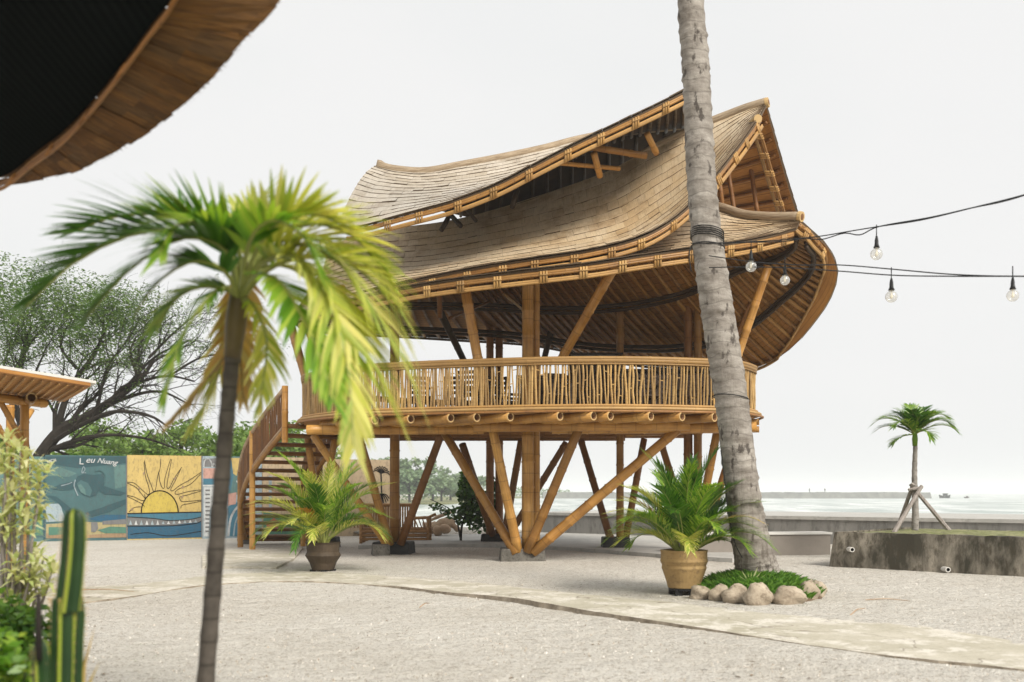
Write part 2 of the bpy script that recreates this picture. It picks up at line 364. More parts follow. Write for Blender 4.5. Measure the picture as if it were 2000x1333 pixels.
m.L.new(tp_.outputs[0], m1.inputs[1]); m.L.new(dfs.outputs[0], m1.inputs[2]); m.L.new(lw.outputs['Facing'], m2.inputs[0]); m.L.new(m1.outputs[0], m2.inputs[1]); m.L.new(gl.outputs[0], m2.inputs[2]); m.L.new(m2.outputs[0], m.out.inputs[0])
m = MT('frosted bulb core'); M['core'] = m.m; m.color((.85, .78, .62))

m = MT('sea water'); co = m.coord('Object', (1, .22, 1)); n = m.noise(co, .12, 6, .65); n2 = m.noise(m.coord('Object', (1, .16, 1)), .3, 4, .7)
m.color(m.mix(m.ramp(n2, [(.56, (0, 0, 0)), (.66, (1, 1, 1))]), m.ramp(n, [(.42, (.27, .32, .29)), (.58, (.60, .63, .60))]), (.86, .87, .86)))
m.rough(.3); m.bump(m.math('ADD', n, m.math('MULTIPLY', n2, .4)), 1.0, 1.2); M['sea'] = m.m

# ------------------------------------------------------------------ setting
mb = MB()
land = [(-400, -120), (400, -120), (400, 24), (13.4, 27.6), (.7, 37), (-1.6, 39), (-6, 41), (-8, 60), (-30, 130), (-400, 200)]
mb.face([(x, y, 0) for x, y in land]); g = mb.build('ground', M['sand']); tag(g, kind='structure')
from mathutils import noise as mn
xs_ = [-18 + 38 * i / 380 for i in range(381)]; ys_ = [3.2 * (30 / 3.2) ** (j / 260) for j in range(261)]
steps = []; rs = random.Random(2)
for _ in range(26):                                  # lines of old footprints
    x, y, a = rs.uniform(-8, 10), rs.uniform(5, 17), rs.uniform(0, 6.28)
    for k in range(rs.randint(5, 14)):
        x += .62 * math.cos(a); y += .62 * math.sin(a); a += rs.uniform(-.15, .15); sd_ = .1 * (1 if k % 2 else -1); steps.append((x - sd_ * math.sin(a), y + sd_ * math.cos(a), a))
dim = {}
for (x, y, a) in steps:
    for i in range(max(0, int((x + 18 - .3) * 10)), min(380, int((x + 18 + .3) * 10) + 1)):
        j0 = int(260 * math.log(max(3.3, y - .3) / 3.2) / math.log(30 / 3.2)); j1 = int(260 * math.log(max(3.3, y + .3) / 3.2) / math.log(30 / 3.2)) + 1
        for j in range(j0, min(261, j1)):
            dx, dy = xs_[i] - x, ys_[j] - y; l = dx * math.cos(a) + dy * math.sin(a); w_ = -dx * math.sin(a) + dy * math.cos(a); r2 = (l / .15) ** 2 + (w_ / .08) ** 2
            dim[i, j] = dim.get((i, j), 0) - .022 * math.exp(-r2) + .009 * math.exp(-(r2 - 2.2) ** 2)
mb = MB()
for j, y in enumerate(ys_):
    for i, x in enumerate(xs_):
        z = .010 + .008 * mn.noise((x * .9, y * .9, 0)) + .009 * mn.noise((x * 3.1, y * 3.1, 4)) + .005 * mn.noise((x * 8, y * 8, 9)) + dim.get((i, j), 0)
        e = min(i, 380 - i, 260 - j, 12) / 12; mb.v.append((x, y, z * e - .004 * (1 - e)))
for j in range(260):
    for i in range(380):
        q = j * 381 + i; mb.f.append((q, q + 1, q + 382, q + 381)); mb.uv.append([(0, 0)] * 4); mb.mi.append(0)
tag(mb.build('trodden_sand', M['sand'], None, True), kind='structure')
mb = MB()
for i in range(len(land) - 1, 2, -1):
    a, b = land[i], land[i - 1]
    mb.face([(a[0], a[1], 0), (b[0], b[1], 0), (b[0], b[1] + .3, -2.2), (a[0], a[1] + .3, -2.2)])
tag(mb.build('shore_bank', M['sand']), kind='structure')
mb = MB(); mb.face([(-9000, 20, -1), (9000, 20, -1), (9000, 14000, -1), (-9000, 14000, -1)]); tag(mb.build('sea', M['sea']), kind='structure')
mb = MB(); mb.face([(-9000, -2000, -2.6), (9000, -2000, -2.6), (9000, 14500, -2.6), (-9000, 14500, -2.6)]); tag(mb.build('seabed', M['sand']), kind='structure')

# path with a raised broken edge
front = [(-250, 1235), (-60, 1206), (60, 1192), (165, 1181), (270, 1166), (350, 1153), (430, 1144), (520, 1139), (620, 1140), (700, 1144), (780, 1151), (860, 1161), (980, 1175), (1060, 1189), (1150, 1203), (1300, 1224), (1500, 1252), (1750, 1287), (2000, 1315), (2300, 1352)]
back = [(-250, 1170), (-60, 1160), (60, 1152), (165, 1146), (270, 1140), (350, 1132), (430, 1122), (520, 1117), (620, 1117), (700, 1121), (780, 1127), (860, 1133), (980, 1144), (1060, 1153), (1150, 1162), (1300, 1176), (1500, 1198), (1750, 1218), (2000, 1256), (2300, 1300)]
fp = curve([G(u, v, .0) for u, v in front], 160); bp = curve([G(u, v, .0) for u, v in back], 160)
mb = MB(); ph = 0; prev = None
for i in range(160):
    ph += random.uniform(-.02, .02); ph *= .85
    a = fp[i] + Vector((0, ph + random.uniform(-.012, .012), 0)); b = bp[i] + Vector((0, random.uniform(-.06, .06), 0))
    uu = 1000 + a.x / a.y * F; z = .026 + .05 * math.exp(-((uu - 1060) / 230) ** 2) + .006 * math.sin(i * .31); at = Vector((a.x, a.y + random.uniform(0, .02), z)); bt = Vector((b.x, b.y, .006)); mid = at.lerp(bt, .75); mid.z = z * .8
    row = [a, at, mid, bt]
    if prev:
        mb.face([prev[0], row[0], row[1], prev[1]], mi=1); mb.face([prev[1], row[1], row[2], prev[2]]); mb.face([prev[2], row[2], row[3], prev[3]])
    prev = row
tag(mb.build('path', [M['path'], M['path_edge']]), kind='structure')
mb = MB(); poly = [G(u, v, 0) for u, v in [(395, 1112), (540, 1113), (575, 1095), (592, 1072), (440, 1078), (395, 1090)]]
mb.prism([(p.x, p.y) for p in poly], -.05, .05); tag(mb.build('path_branch', M['path']), kind='structure')
mb = MB()
fe = curve([G(u, v, .1) for u, v in [(700, 1066), (820, 1063), (950, 1063), (1068, 1067), (1180, 1074), (1300, 1083), (1430, 1091)]], 30)
poly = [(p.x, p.y + random.uniform(-.03, .03)) for p in fe] + [(7, 26), (5.2, 33), (.5, 36.0), (-4.5, 36)]
mb.prism(poly, -.1, .1); tag(mb.build('patio', M['concrete']), kind='structure')

# low wall, sea wall, block
def wall_seg(name, a, b, th, z, mats, cap=.0, base=-.05, lab='', cat='wall'):
    a, b = Vector(a), Vector(b); d = (b - a).normalized(); nrm = Vector((-d.y, d.x, 0))
    if nrm.y < 0: nrm = -nrm
    t = thing(name, lab, cat, (a.x, a.y, 0)) if cap else None
    q = lambda p, o, zz: Vector((p.x, p.y, zz)) + nrm * o
    mb = MB(); n = max(2, int((b - a).length / .6)); 
    mb.hexa([q(a, 0, base), q(b, 0, base), q(b, th, base), q(a, th, base), q(a, 0, z), q(b, 0, z), q(b, th, z), q(a, th, z)])
    o = mb.build('wall_body' if cap else name, mats[0], t)
    if cap:
        mb = MB(); e = d * .03
        mb.hexa([q(a - e, -.04, z + .002), q(b + e, -.04, z + .002), q(b + e, th + .04, z + .002), q(a - e, th + .04, z + .002), q(a - e, -.04, z + cap), q(b + e, -.04, z + cap), q(b + e, th + .04, z + cap), q(a - e, th + .04, z + cap)])
        mb.build('coping', mats[1], t)
        return t
    return tag(o, lab, cat)
wall_seg('low_wall', G(1330, 1088), G(1622, 1085), .55, .50, (plain('taupe plaster', (.20, .175, .15), (.26, .23, .20), 1, .85, .2), M['concrete_light']), .05, lab='low plaster wall with pale coping behind the tall palm trunk')
sa, sb = (16.5, 23.2, 0), (.6, 35.2, 0)
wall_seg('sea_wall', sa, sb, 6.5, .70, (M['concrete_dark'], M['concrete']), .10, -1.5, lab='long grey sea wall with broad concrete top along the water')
mb = MB(); p = G(938, 1042); mb.box((p.x, p.y + .4, .3), (.45, .5, .62), Matrix.Rotation(.2, 3, 'Z'))
tag(mb.build('concrete_block', M['concrete']), 'pale concrete block standing behind the small leafy bush', 'block')

# mossy planter
pl = thing('concrete_planter', 'mould-stained raised concrete planter bed holding the small staked palm', 'planter', G(1618, 1108))
A, B = G(1618, 1108), G(2330, 1146); d = (B - A).normalized(); nr = Vector((-d.y, d.x, 0))
if nr.y < 0: nr = -nr
mb = MB(); hh = .71; n = 40; rows = []
for i in range(n + 1):
    q = A.lerp(B, i / n); j = lambda: random.uniform(-.012, .012)
    sh = Vector((.10, 0, 0)) if i == 0 else Vector((0, 0, 0))
    rows.append([q + Vector((0, 0, -.1)), q + nr * .02 + sh * .5 + Vector((j(), j(), .35)), q + nr * .05 + sh + Vector((0, j(), hh + j())), q + nr * .22 + sh + Vector((0, 0, hh + j())), q + nr * .26 + sh + Vector((0, 0, .5))])
for i in range(n):
    for k in range(4): mb.face([rows[i][k], rows[i + 1][k], rows[i + 1][k + 1], rows[i][k + 1]], mi=0)
q0 = rows[0]; bk = nr * 4.2
mb.face([q0[0], q0[2], q0[2] + bk, q0[0] + bk])
mb.build('planter_wall', M['mossy'], pl, True)
mb = MB(); S0 = A + nr * .22 + Vector((.1, 0, 0)); nx, ny = 40, 14; gr = {}
for i in range(nx + 1):
    for k in range(ny + 1):
        q = S0 + d * ((B - A).length * i / nx) + nr * (4.0 * k / ny); edge = min(k, ny - k, i) / 3
        gr[i, k] = Vector((q.x, q.y, hh - .05 + min(edge, 1) * .045 * random.random()))
for i in range(nx):
    for k in range(ny): mb.face([gr[i, k], gr[i + 1, k], gr[i + 1, k + 1], gr[i, k + 1]])
mb.build('planter_soil', M['moss'], pl, True)
mb = MB()
for u, v in ((1664, 1074), (1851, 1113)):
    Y = A.y + (B.y - A.y) * (u - 1618) / 712; c = P(u, v, Y - .55 * (1 if u < 1700 else .75)); c = P(u, v, 19.55 if u < 1700 else 18.3)
    mb = MB(); mb.tube([c + Vector((0, -.02, 0)), c + Vector((0, .45, 0))], .048, 12, hollow=(0, 1)); mb.build('drain_pipe', [M['concrete_light'], M['black']], pl)

# breakwater and things on it
mb = MB()
for i in range(60):
    u0, u1 = 1060 + i * 12.6, 1060 + (i + 1) * 12.6; Y = 410
    a, b = P(u0, 974, Y), P(u1 + 1, 974, Y); zt = 1.55 + random.uniform(-.12, .12)
    zt2 = zt if u0 < 1760 else zt
    mb.hexa([Vector((a.x, Y - 2, -1.6)), Vector((b.x, Y - 2, -1.6)), Vector((b.x, Y + 8, -1.6)), Vector((a.x, Y + 8, -1.6)), Vector((a.x, Y, zt)), Vector((b.x, Y, zt)), Vector((b.x, Y + 6, zt)), Vector((a.x, Y + 6, zt))])
tag(mb.build('breakwater', M['breakwater']), 'long low stone breakwater on the horizon', 'breakwater')
mb0 = plain('dark far clothing', (.05, .05, .06), (.08, .08, .09), 2)
skin = plain('far skin', (.30, .18, .12), (.32, .2, .13), 2)
for u, lab in ((1581, 'tiny figure standing on the breakwater, the one nearer the tall palm trunk'), (1611, 'tiny figure standing on the breakwater, the one nearer the staked palm')):
    c = Vector(((u - 1000) / F * 411, 411, 1.5)); t = thing('person', lab, 'person', c)
    mb = MB()
    mb.tube([c + Vector((-.12, 0, 0)), c + Vector((-.1, 0, .45)), c + Vector((-.04, 0, .85))], [.06, .08, .12], 6)
    mb.tube([c + Vector((.14, 0, 0)), c + Vector((.11, 0, .45)), c + Vector((.04, 0, .85))], [.06, .08, .12], 6)
    mb.tube([c + Vector((0, 0, .8)), c + Vector((0, 0, 1.1)), c + Vector((0, 0, 1.4)), c + Vector((0, 0, 1.5))], [.16, .17, .22, .07], 8)
    for sx in (-1, 1): mb.tube([c + Vector((.2 * sx, 0, 1.4)), c + Vector((.27 * sx, 0, 1.1)), c + Vector((.25 * sx, -.06, .8))], [.06, .05, .035], 6)
    mb.blob(c + Vector((0, 0, 1.62)), (.1, .11, .13), 1, .03, 1)
    mb.build('person_body', [mb0, skin], t)
def boat(u, v, ln, hgt, lab, Y, pale):
    c = P(u, v, Y); c.z = -1; t = thing('boat', lab, 'boat', c, 'boats off the shore')
    mb = MB(); st = []
    for i in range(9):
        s_ = -1 + 2 * i / 8; w_ = .16 * ln * (1 - abs(s_) ** 2.5) + .02; up = hgt * (.45 + .35 * s_ * s_)
        st.append([c + Vector((s_ * ln / 2, -w_, up)), c + Vector((s_ * ln / 2 * .9, -w_ * .5, -.1)), c + Vector((s_ * ln / 2 * .9, w_ * .5, -.1)), c + Vector((s_ * ln / 2, w_, up))])
    for i in range(8):
        for k in range(3): mb.face([st[i][k], st[i + 1][k], st[i + 1][k + 1], st[i][k + 1]])
        mb.face([st[i][3], st[i + 1][3], st[i + 1][0], st[i][0]])
    mb.build('hull', pale, t)
    mb = MB(); mb.box(c + Vector((ln * .05, 0, hgt * .45 + hgt * .3)), (ln * .35, ln * .16, hgt * .5)); mb.box(c + Vector((ln * .05, 0, hgt * 1.05)), (ln * .5, ln * .22, hgt * .07)); mb.build('cabin', pale, t)
boat(1845, 972, 5.0, 1.9, 'dark fishing boat beyond the end of the breakwater', 430, M['black'])
boat(796, 968, 9, 3.0, 'white boat moored under the far wooded shore', 300, M['concrete_light'])
boat(1888, 974, 2.4, .8, 'small low dark boat near the horizon, right of the fishing boat', 430, M['darkwood'])

hz_m = bpy.data.materials.new('sea haze'); hz_m.use_nodes = True; hn = hz_m.node_tree; hn.nodes.remove(hn.nodes['Principled BSDF'])
pv = hn.nodes.new('ShaderNodeVolumePrincipled'); pv.inputs['Color'].default_value = (.985, .995, 1, 1); pv.inputs['Density'].default_value = .0006; pv.inputs['Anisotropy'].default_value = .2
hn.links.new(pv.outputs[0], hn.nodes['Material Output'].inputs['Volume'])
mb = MB(); mb.box((0, 6250, 8), (18400, 16900, 24)); tag(mb.build('haze', hz_m), kind='stuff')

# ------------------------------------------------------------------ roofs
class Patch:
    def __init__(s, top, bot, sag):
        s.top = [P(*p) for p in top]; s.bot = [P(*p) for p in bot]; s.sag = [Vector((x, 0, 0)) for x in sag]
        a = s.raw_n(.5, .5); s.sg = 1 if a.z > 0 else -1
    def __call__(s, a, t):
        p = cr(s.top, a).lerp(cr(s.bot, a), t); p.z -= 4 * t * (1 - t) * cr(s.sag, a).x; return p
    def raw_n(s, a, t):
        e = .01; a = min(max(a, .012), .988); t = min(max(t, .02), .98)
        n = (s(a + e, t) - s(a - e, t)).cross(s(a, t + e) - s(a, t - e)); return n.normalized() if n.length > 1e-9 else Vector((0, 0, 1))
    def n(s, a, t): return s.raw_n(a, t) * s.sg
    def off(s, a, t, o): return s(a, t) + s.n(a, t) * o
def shell(mb, S, na, ntt, th=.07, mtop=0, mbot=1):
    na = int(na * 1.5); ntt = 24
    la = sum((S((i + 1) / na, .9) - S(i / na, .9)).length for i in range(na)); lt = (S(.5, 1) - S(.5, 0)).length
    T = {}; Bt = {}
    for i in range(na + 1):
        for k in range(ntt + 1):
            T[i, k] = S.off(i / na, k / ntt, -.012); Bt[i, k] = S.off(i / na, k / ntt, -th)
    for i in range(na):
        for k in range(ntt):
            uv = [(la * i / na, lt * k / ntt), (la * (i + 1) / na, lt * k / ntt), (la * (i + 1) / na, lt * (k + 1) / ntt), (la * i / na, lt * (k + 1) / ntt)]
            mb.face([T[i, k], T[i + 1, k], T[i + 1, k + 1], T[i, k + 1]], uv, mtop)
            mb.face([Bt[i, k], Bt[i, k + 1], Bt[i + 1, k + 1], Bt[i + 1, k]], [uv[0], uv[3], uv[2], uv[1]], mbot)
        for k in (0, ntt): mb.face([T[i, k], T[i + 1, k], Bt[i + 1, k], Bt[i, k]], None, mtop)
    for k in range(ntt):
        for i in (0, na): mb.face([T[i, k], T[i, k + 1], Bt[i, k + 1], Bt[i, k]], None, mtop)
def shingles(mb, S, wd=.17, ht=.27, lift=.026, t0=0.0, t1=1.015, mi=0):
    N_ = 60; le = [0]
    for i in range(N_): le.append(le[-1] + (S((i + 1) / N_, .8) - S(i / N_, .8)).length)
    tl = max((S(a, 1) - S(a, 0)).length for a in (.15, .3, .5, .7, .85)); rows_ = max(3, int(tl / ht)); tot = le[-1]
    def at(x):
        x = min(max(x, 0), tot - 1e-6)
        for i in range(N_):
            if le[i + 1] > x: return (i + (x - le[i]) / max(le[i + 1] - le[i], 1e-9)) / N_
        return 1
    for r in range(rows_):
        ta = t0 + (t1 - t0) * r / rows_; tb = t0 + (t1 - t0) * (r + 1) / rows_; tu = max(0, ta - (tb - ta) * .35)
        x = -random.random() * wd; wob = random.random() * 6
        while x < tot:
            w_ = wd * random.uniform(.6, 1.5); a0, a1 = at(x + .0015), at(x + w_ - .0015); x += w_
            if a1 - a0 < 1e-5: continue
            dr = (tb - ta) * (.07 * math.sin(x * 1.1 + wob) + .04 * math.sin(x * 3.1 + wob) + random.uniform(-.02, .02)); l = lift * random.choice((.8, .9, 1, 1, 1.1, 1.1, 1.5 if random.random() < .3 else 1))
            p = [S.off(a0, tu, .008), S.off(a1, tu, .008), S.off(a1, min(tb + dr, t1), l + random.uniform(-.006, .006)), S.off(a0, min(tb + dr, t1), l)]
            uo = random.random() * 9
            mb.face(p, [(uo, 0), (uo + w_, 0), (uo + w_, ht), (uo, ht)], mi)
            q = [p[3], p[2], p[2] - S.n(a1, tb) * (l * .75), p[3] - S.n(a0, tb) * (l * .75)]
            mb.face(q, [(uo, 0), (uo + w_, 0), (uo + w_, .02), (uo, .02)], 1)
def rail_pair(parent, pts, off, sep, r=.032, step=.75, name='fascia', ck=1.0, mat='bamboo_mid', clampmat='bamboo_pale', th=.05):
    """two long culm bundles following an edge, tied at intervals by short clamps"""
    sepv = sep if isinstance(sep, (list, tuple)) else [sep] * len(pts)
    mb = MB(); clamps = []; ln = sum((pts[i + 1] - pts[i]).length for i in range(len(pts) - 1))
    a = [p + off for p in pts]
    b = [p + off + s_ for p, s_ in zip(pts, sepv)]
    mb.tube(a, r * .95, 7, node=.5); mb.tube([p + (q - p) * .22 for p, q in zip(a, b)], r * .9, 6, node=.45)
    mb.tube(b, r * .85, 7, 1, node=.5); mb.tube([q + (p - q) * .2 for p, q in zip(a, b)], r * .8, 6, 1, node=.45)
    acc = .3; tot = 0
    for i in range(len(pts) - 1):
        l = (pts[i + 1] - pts[i]).length
        while acc <= tot + l:
            f = (acc - tot) / max(l, 1e-6); pa = a[i].lerp(a[i + 1], f); pb = b[i].lerp(b[i + 1], f); e = (a[i + 1] - a[i]).normalized(); s_ = (pb - pa)
            mc = MB(); clamps.append(mc)
            for k in range(3):
                o = e * ((k - 1) * .055 * ck) + Vector((0, -.04 * ck, 0))
                mc.tube([pa - s_ * .14 + o, pb + s_ * .14 + o], .023 * ck, 6)
            mc.tube([pa + s_ * .3 + e * -.09 * ck + Vector((0, -.07 * ck, 0)), pa + s_ * .3 + e * .09 * ck + Vector((0, -.07 * ck, 0))], .012 * ck, 5)
            acc += step * random.uniform(.85, 1.15)
        tot += l
    o = mb.build(name, [M[mat], M[clampmat]], parent, True); [c_.build('clamp', M[clampmat], parent, True) for c_ in clamps]
    return o
pav = thing('bamboo_pavilion', 'two-storey bamboo pavilion with three sweeping shingled roofs on splayed columns', 'pavilion', (0.2, 24.5, 0))

# --- lowest roof
topC = [(1562, 430, 20.9), (1500, 430, 21.4), (1450, 425, 21.9), (1400, 410, 22.5), (1330, 402, 22.9), (1240, 402, 23.1), (1150, 412, 23.2), (1000, 432, 23.4), (860, 452, 23.6), (740, 475, 23.9), (640, 520, 24.2), (585, 600, 24.5)]
frC = [(1556, 446, 20.6), (1520, 456, 20.3), (1480, 465, 20.0), (1420, 475, 19.6), (1330, 487, 19.3), (1240, 500, 19.1), (1150, 514, 19.0), (1000, 531, 19.0), (860, 549, 19.4), (740, 571, 20.4), (640, 597, 22.0), (572, 619, 24.3)]
CF = Patch(topC, frC, [0, .02, .1, .2, .3, .35, .35, .35, .3, .25, .12, 0])
bkB = [(1562, 430, 20.9), (1592, 457, 21.2), (1620, 487, 21.6), (1635, 530, 22.1), (1622, 578, 22.7), (1592, 624, 23.3), (1542, 680, 24.1), (1481, 712, 25.1), (1400, 718, 27.0), (1330, 714, 28.2), (1250, 706, 29.1), (1170, 693, 29.7), (1100, 676, 30.1), (1025, 664, 30.3), (900, 656, 30.2), (790, 649, 29.8), (700, 644, 29.2), (640, 641, 28.4), (592, 633, 26.6), (570, 620, 24.5)]
bkT = [(1560, 431, 20.95), (1540, 432, 21.1), (1515, 432, 21.3), (1470, 428, 21.7), (1420, 416, 22.3), (1360, 405, 22.8), (1290, 402, 23.0), (1220, 404, 23.1), (1130, 415, 23.2), (1060, 424, 23.3), (1000, 432, 23.4), (950, 439, 23.45), (900, 446, 23.5), (850, 453, 23.6), (800, 462, 23.7), (745, 474, 23.9), (700, 488, 24.0), (650, 515, 24.2), (610, 560, 24.4), (585, 600, 24.5)]
CB = Patch(bkT, bkB, [0, .02, .04, .08, .12, .18, .22, .28, .3, .32, .34, .35, .35, .35, .32, .3, .25, .18, .1, 0])
mb = MB(); shell(mb, CF, 60, 8, .05); shell(mb, CB, 90, 10, .05)
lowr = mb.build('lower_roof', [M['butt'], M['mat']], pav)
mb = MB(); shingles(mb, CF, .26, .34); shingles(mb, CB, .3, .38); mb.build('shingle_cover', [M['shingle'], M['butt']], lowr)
def rafters(S, n, t0, t1, r, par, off=-.11, mat='bamboo_brown', a0=.01, a1=.99, alt=0):
    for i in range(n):
        a = a0 + (a1 - a0) * i / (n - 1); te = t1(a) if callable(t1) else t1
        mb = MB(); k = 9
        mb.tube([S.off(a, t0 + (te - t0) * j / k, off) for j in range(k + 1)], r * random.uniform(.85, 1.15), 7, node=.5)
        mb.build('rafter', M['bamboo_mid' if (mat == 'bamboo_brown' and a < .5 and S is CB) else mat], par, True)
tfB = lambda a: .985 - .13 * max(0, 1 - abs(a - .17) / .16) ** .8
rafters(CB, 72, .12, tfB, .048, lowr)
ptsF = [CF(i / 60, 1.0) for i in range(1, 60)]
rail_pair(lowr, ptsF, Vector((0, .02, -.085)), Vector((0, .02, -.17)), .034, .8)
ptsR = [CB.off(i / 100, tfB(i / 100), -.08) for i in range(0, 100)]
rail_pair(lowr, ptsR[:42], Vector((0, 0, 0)), [CB.n(i / 100, .9) * -.15 + Vector((-.04, 0, -.03)) for i in range(42)], .034, .7)
mb = MB(); mb.tube(ptsR[40:], .05, 8, node=.5); mb.tube([p + Vector((0, 0, -.09)) for p in ptsR[40:]], .035, 8, node=.5); mb.build('rear_eave_beam', M['bamboo_dark'], lowr, True)
for t_, n_ in ((.42, 'ring_beam'), (.72, 'ring_beam')):
    mb = MB(); mb.tube([CB.off(.06 + .88 * i / 60, t_, -.24) for i in range(61)], .055, 8); mb.tube([CB.off(.06 + .88 * i / 60, t_ + .012, -.33) for i in range(61)], .045, 8); mb.build(n_, M['bamboo_dark'], lowr, True)
mb = MB(); mb.tube([p + Vector((0, -.02, .06)) for p in curve([P(*q) for q in topC[:5]], 24)], [.105] * 18 + [.10, .11, .10, .08, .06, .03], 12)
mb.build('ridge_log', M['ridge'], lowr, True)
mb = MB(); q = P(1562, 430, 20.9) + Vector((0, -.02, .06)); dd = (P(1562, 430, 20.9) - P(1500, 430, 21.4)).normalized()
mb.tube([q - dd * .02, q + dd * .05], [.12, .11], 14); mb.tube([q + dd * .05, q + dd * .06], [.07, .05], 12, 1); mb.build('log_end', [M['rim'], M['bore']], lowr)

# --- middle roof
topB = [(1497, 203, 22.4), (1460, 214, 22.6), (1430, 225, 22.8), (1384, 243, 23.0), (1326, 268, 23.2), (1250, 302, 23.4), (1190, 334, 23.6), (1100, 368, 23.8), (1030, 392, 24.0), (960, 412, 24.0), (890, 430, 24.0), (820, 441, 24.0), (750, 450, 24.1), (690, 462, 24.2), (640, 490, 24.4)]
frB = [(1484, 226, 21.5), (1466, 252, 21.0), (1440, 288, 20.5), (1392, 349, 20.0), (1350, 397, 19.7), (1300, 437, 19.5), (1240, 466, 19.3), (1150, 488, 19.2), (1050, 503, 19.2), (960, 517, 19.3), (880, 532, 19.6), (800, 549, 20.1), (730, 564, 20.9), (670, 578, 22.0), (620, 592, 23.6)]
BF = Patch(topB, frB, [0, .05, .12, .25, .38, .5, .55, .5, .45, .4, .35, .3, .2, .1, 0])
bkBB = [(1561, 424, 24.3), (1530, 428, 25.0), (1480, 430, 25.6), (1400, 434, 26.2), (1320, 440, 26.6), (1200, 446, 27), (1080, 452, 27.2), (960, 462, 27.2), (860, 468, 27.0), (760, 478, 26.6), (690, 482, 26.0), (645, 495, 24.8)]
tpBB = [(1497, 203, 22.4), (1484, 207, 22.5), (1450, 218, 22.7), (1384, 243, 23.0), (1310, 275, 23.2), (1190, 334, 23.6), (1080, 374, 23.9), (960, 412, 24.0), (870, 433, 24.0), (770, 447, 24.1), (690, 462, 24.2), (640, 490, 24.4)]
BB = Patch(tpBB, bkBB, [.05, .08, .12, .18, .25, .25, .2, .15, .1, .08, .05, 0])
mb = MB(); shell(mb, BF, 60, 8, .05); shell(mb, BB, 50, 8, .05)
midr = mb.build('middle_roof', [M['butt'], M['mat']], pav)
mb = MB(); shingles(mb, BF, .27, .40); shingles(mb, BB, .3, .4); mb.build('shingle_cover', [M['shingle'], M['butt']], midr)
rail_pair(midr, [BF(i / 70, 1.0) for i in range(0, 70)], Vector((.01, .03, -.075)), [Vector((.06 if i < 18 else 0, .02, -.15)) for i in range(70)], .032, .72)
ed = [BB.off(.10 - .035 * math.sin(PI * min(1, k / 11)), k / 14, -.06) for k in range(1, 15)]
ed = curve([P(1478, 244, 22.0), P(1490, 275, 22.2), P(1503, 320, 22.6), P(1518, 370, 23.1), P(1533, 418, 23.6)], 16)
rail_pair(midr, ed, Vector((0, 0, 0)), Vector((-.17, -.02, .0)), .032, .5)
for k in range(7):
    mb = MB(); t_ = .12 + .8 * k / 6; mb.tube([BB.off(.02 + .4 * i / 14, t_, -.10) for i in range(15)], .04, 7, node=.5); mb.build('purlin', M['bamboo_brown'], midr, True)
rafters(BF, 30, .1, .97, .04, midr, -.1, 'bamboo_brown', .22, .97)
mb = MB(); mb.tube([p + Vector((0, 0, .03)) for p in curve([P(*q) for q in topB[:6]], 26)], [.11] * 20 + [.11, .1, .09, .08, .06, .03], 12)
mb.build('ridge_log', M['ridge'], midr, True)
q = P(1497, 204, 22.4) + Vector((0, 0, .03)); dd = (P(1497, 203, 22.4) - P(1460, 214, 22.6)).normalized()
mb = MB(); mb.tube([q - dd * .02, q + dd * .05], [.12, .11], 14); mb.tube([q + dd * .05, q + dd * .06], [.07, .05], 12, 1)
mb.build('log_end', [M['rim'], M['bore']], midr); mb = MB(); q2 = P(1478, 236, 21.4); mb.tube([q2 + Vector((-.05, .5, .05)), q2 + Vector((0, -.12, 0))], .09, 12, 0); mb.build('log_end', [M['rim'], M['bore']], midr)
# gable posts inside the opening
for a_, b_ in (((1404, 345, 22.5), (1412, 415, 22.5)), ((1462, 300, 24), (1480, 420, 24)), ((1420, 320, 23.5), (1436, 425, 23.5))):
    mb = MB(); mb.tube([P(*a_), P(*b_)], .055, 8, node=.5); mb.build('gable_post', M['bamboo_brown'], midr, True)

# --- top roof
rdA = [(735, 324, 23.0), (770, 333, 23.1), (830, 337, 23.3), (900, 325, 23.4), (980, 310, 23.5), (1060, 293, 23.6), (1130, 275, 23.7), (1200, 262, 23.9), (1280, 252, 24.0), (1356, 246, 24.2)]
evA = [(660, 444, 21.6), (700, 441, 21.0), (790, 417, 20.6), (880, 393, 20.5), (970, 359, 20.4), (1050, 318, 20.35), (1130, 277, 20.3), (1200, 244, 20.3), (1280, 206, 20.3), (1352, 170, 20.4)]
AF = Patch(rdA, evA, [-.25, -.15, 0, .12, .22, .25, .22, .15, .1, .05])
ebA = [(722, 350, 23.4), (770, 375, 24.3), (830, 400, 24.9), (900, 418, 25.4), (970, 432, 26.2), (1060, 428, 26.8), (1130, 400, 27.0), (1200, 372, 27.2), (1280, 345, 27.2), (1358, 320, 27.2)]
AB = Patch(rdA, ebA, [0, 0, .03, .06, .1, .12, .12, .12, .1, .05])
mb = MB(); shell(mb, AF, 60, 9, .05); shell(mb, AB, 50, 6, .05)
upr = mb.build('upper_roof', [M['butt'], plain('shade-dark ceiling mat', (.03, .018, .01), (.075, .042, .02), 2, .8, .2)], pav)  # mat colour blackened to carry the shadow beneath the upper roof
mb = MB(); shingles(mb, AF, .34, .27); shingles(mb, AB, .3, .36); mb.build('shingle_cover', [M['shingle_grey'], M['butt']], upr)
rail_pair(upr, [AF(i / 70, 1.0) for i in range(4, 71)], Vector((0, .03, -.08)), Vector((0, .02, -.17)), .034, .78)
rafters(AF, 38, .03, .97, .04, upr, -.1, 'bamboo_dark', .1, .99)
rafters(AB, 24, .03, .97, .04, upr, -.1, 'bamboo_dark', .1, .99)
mb = MB(); mb.tube([p + Vector((0, 0, .02)) for p in curve([P(*q) for q in rdA], 40)], [.12, .13] + [.10] * 38, 12); mb.build('ridge_cap', M['ridge'], upr, True)
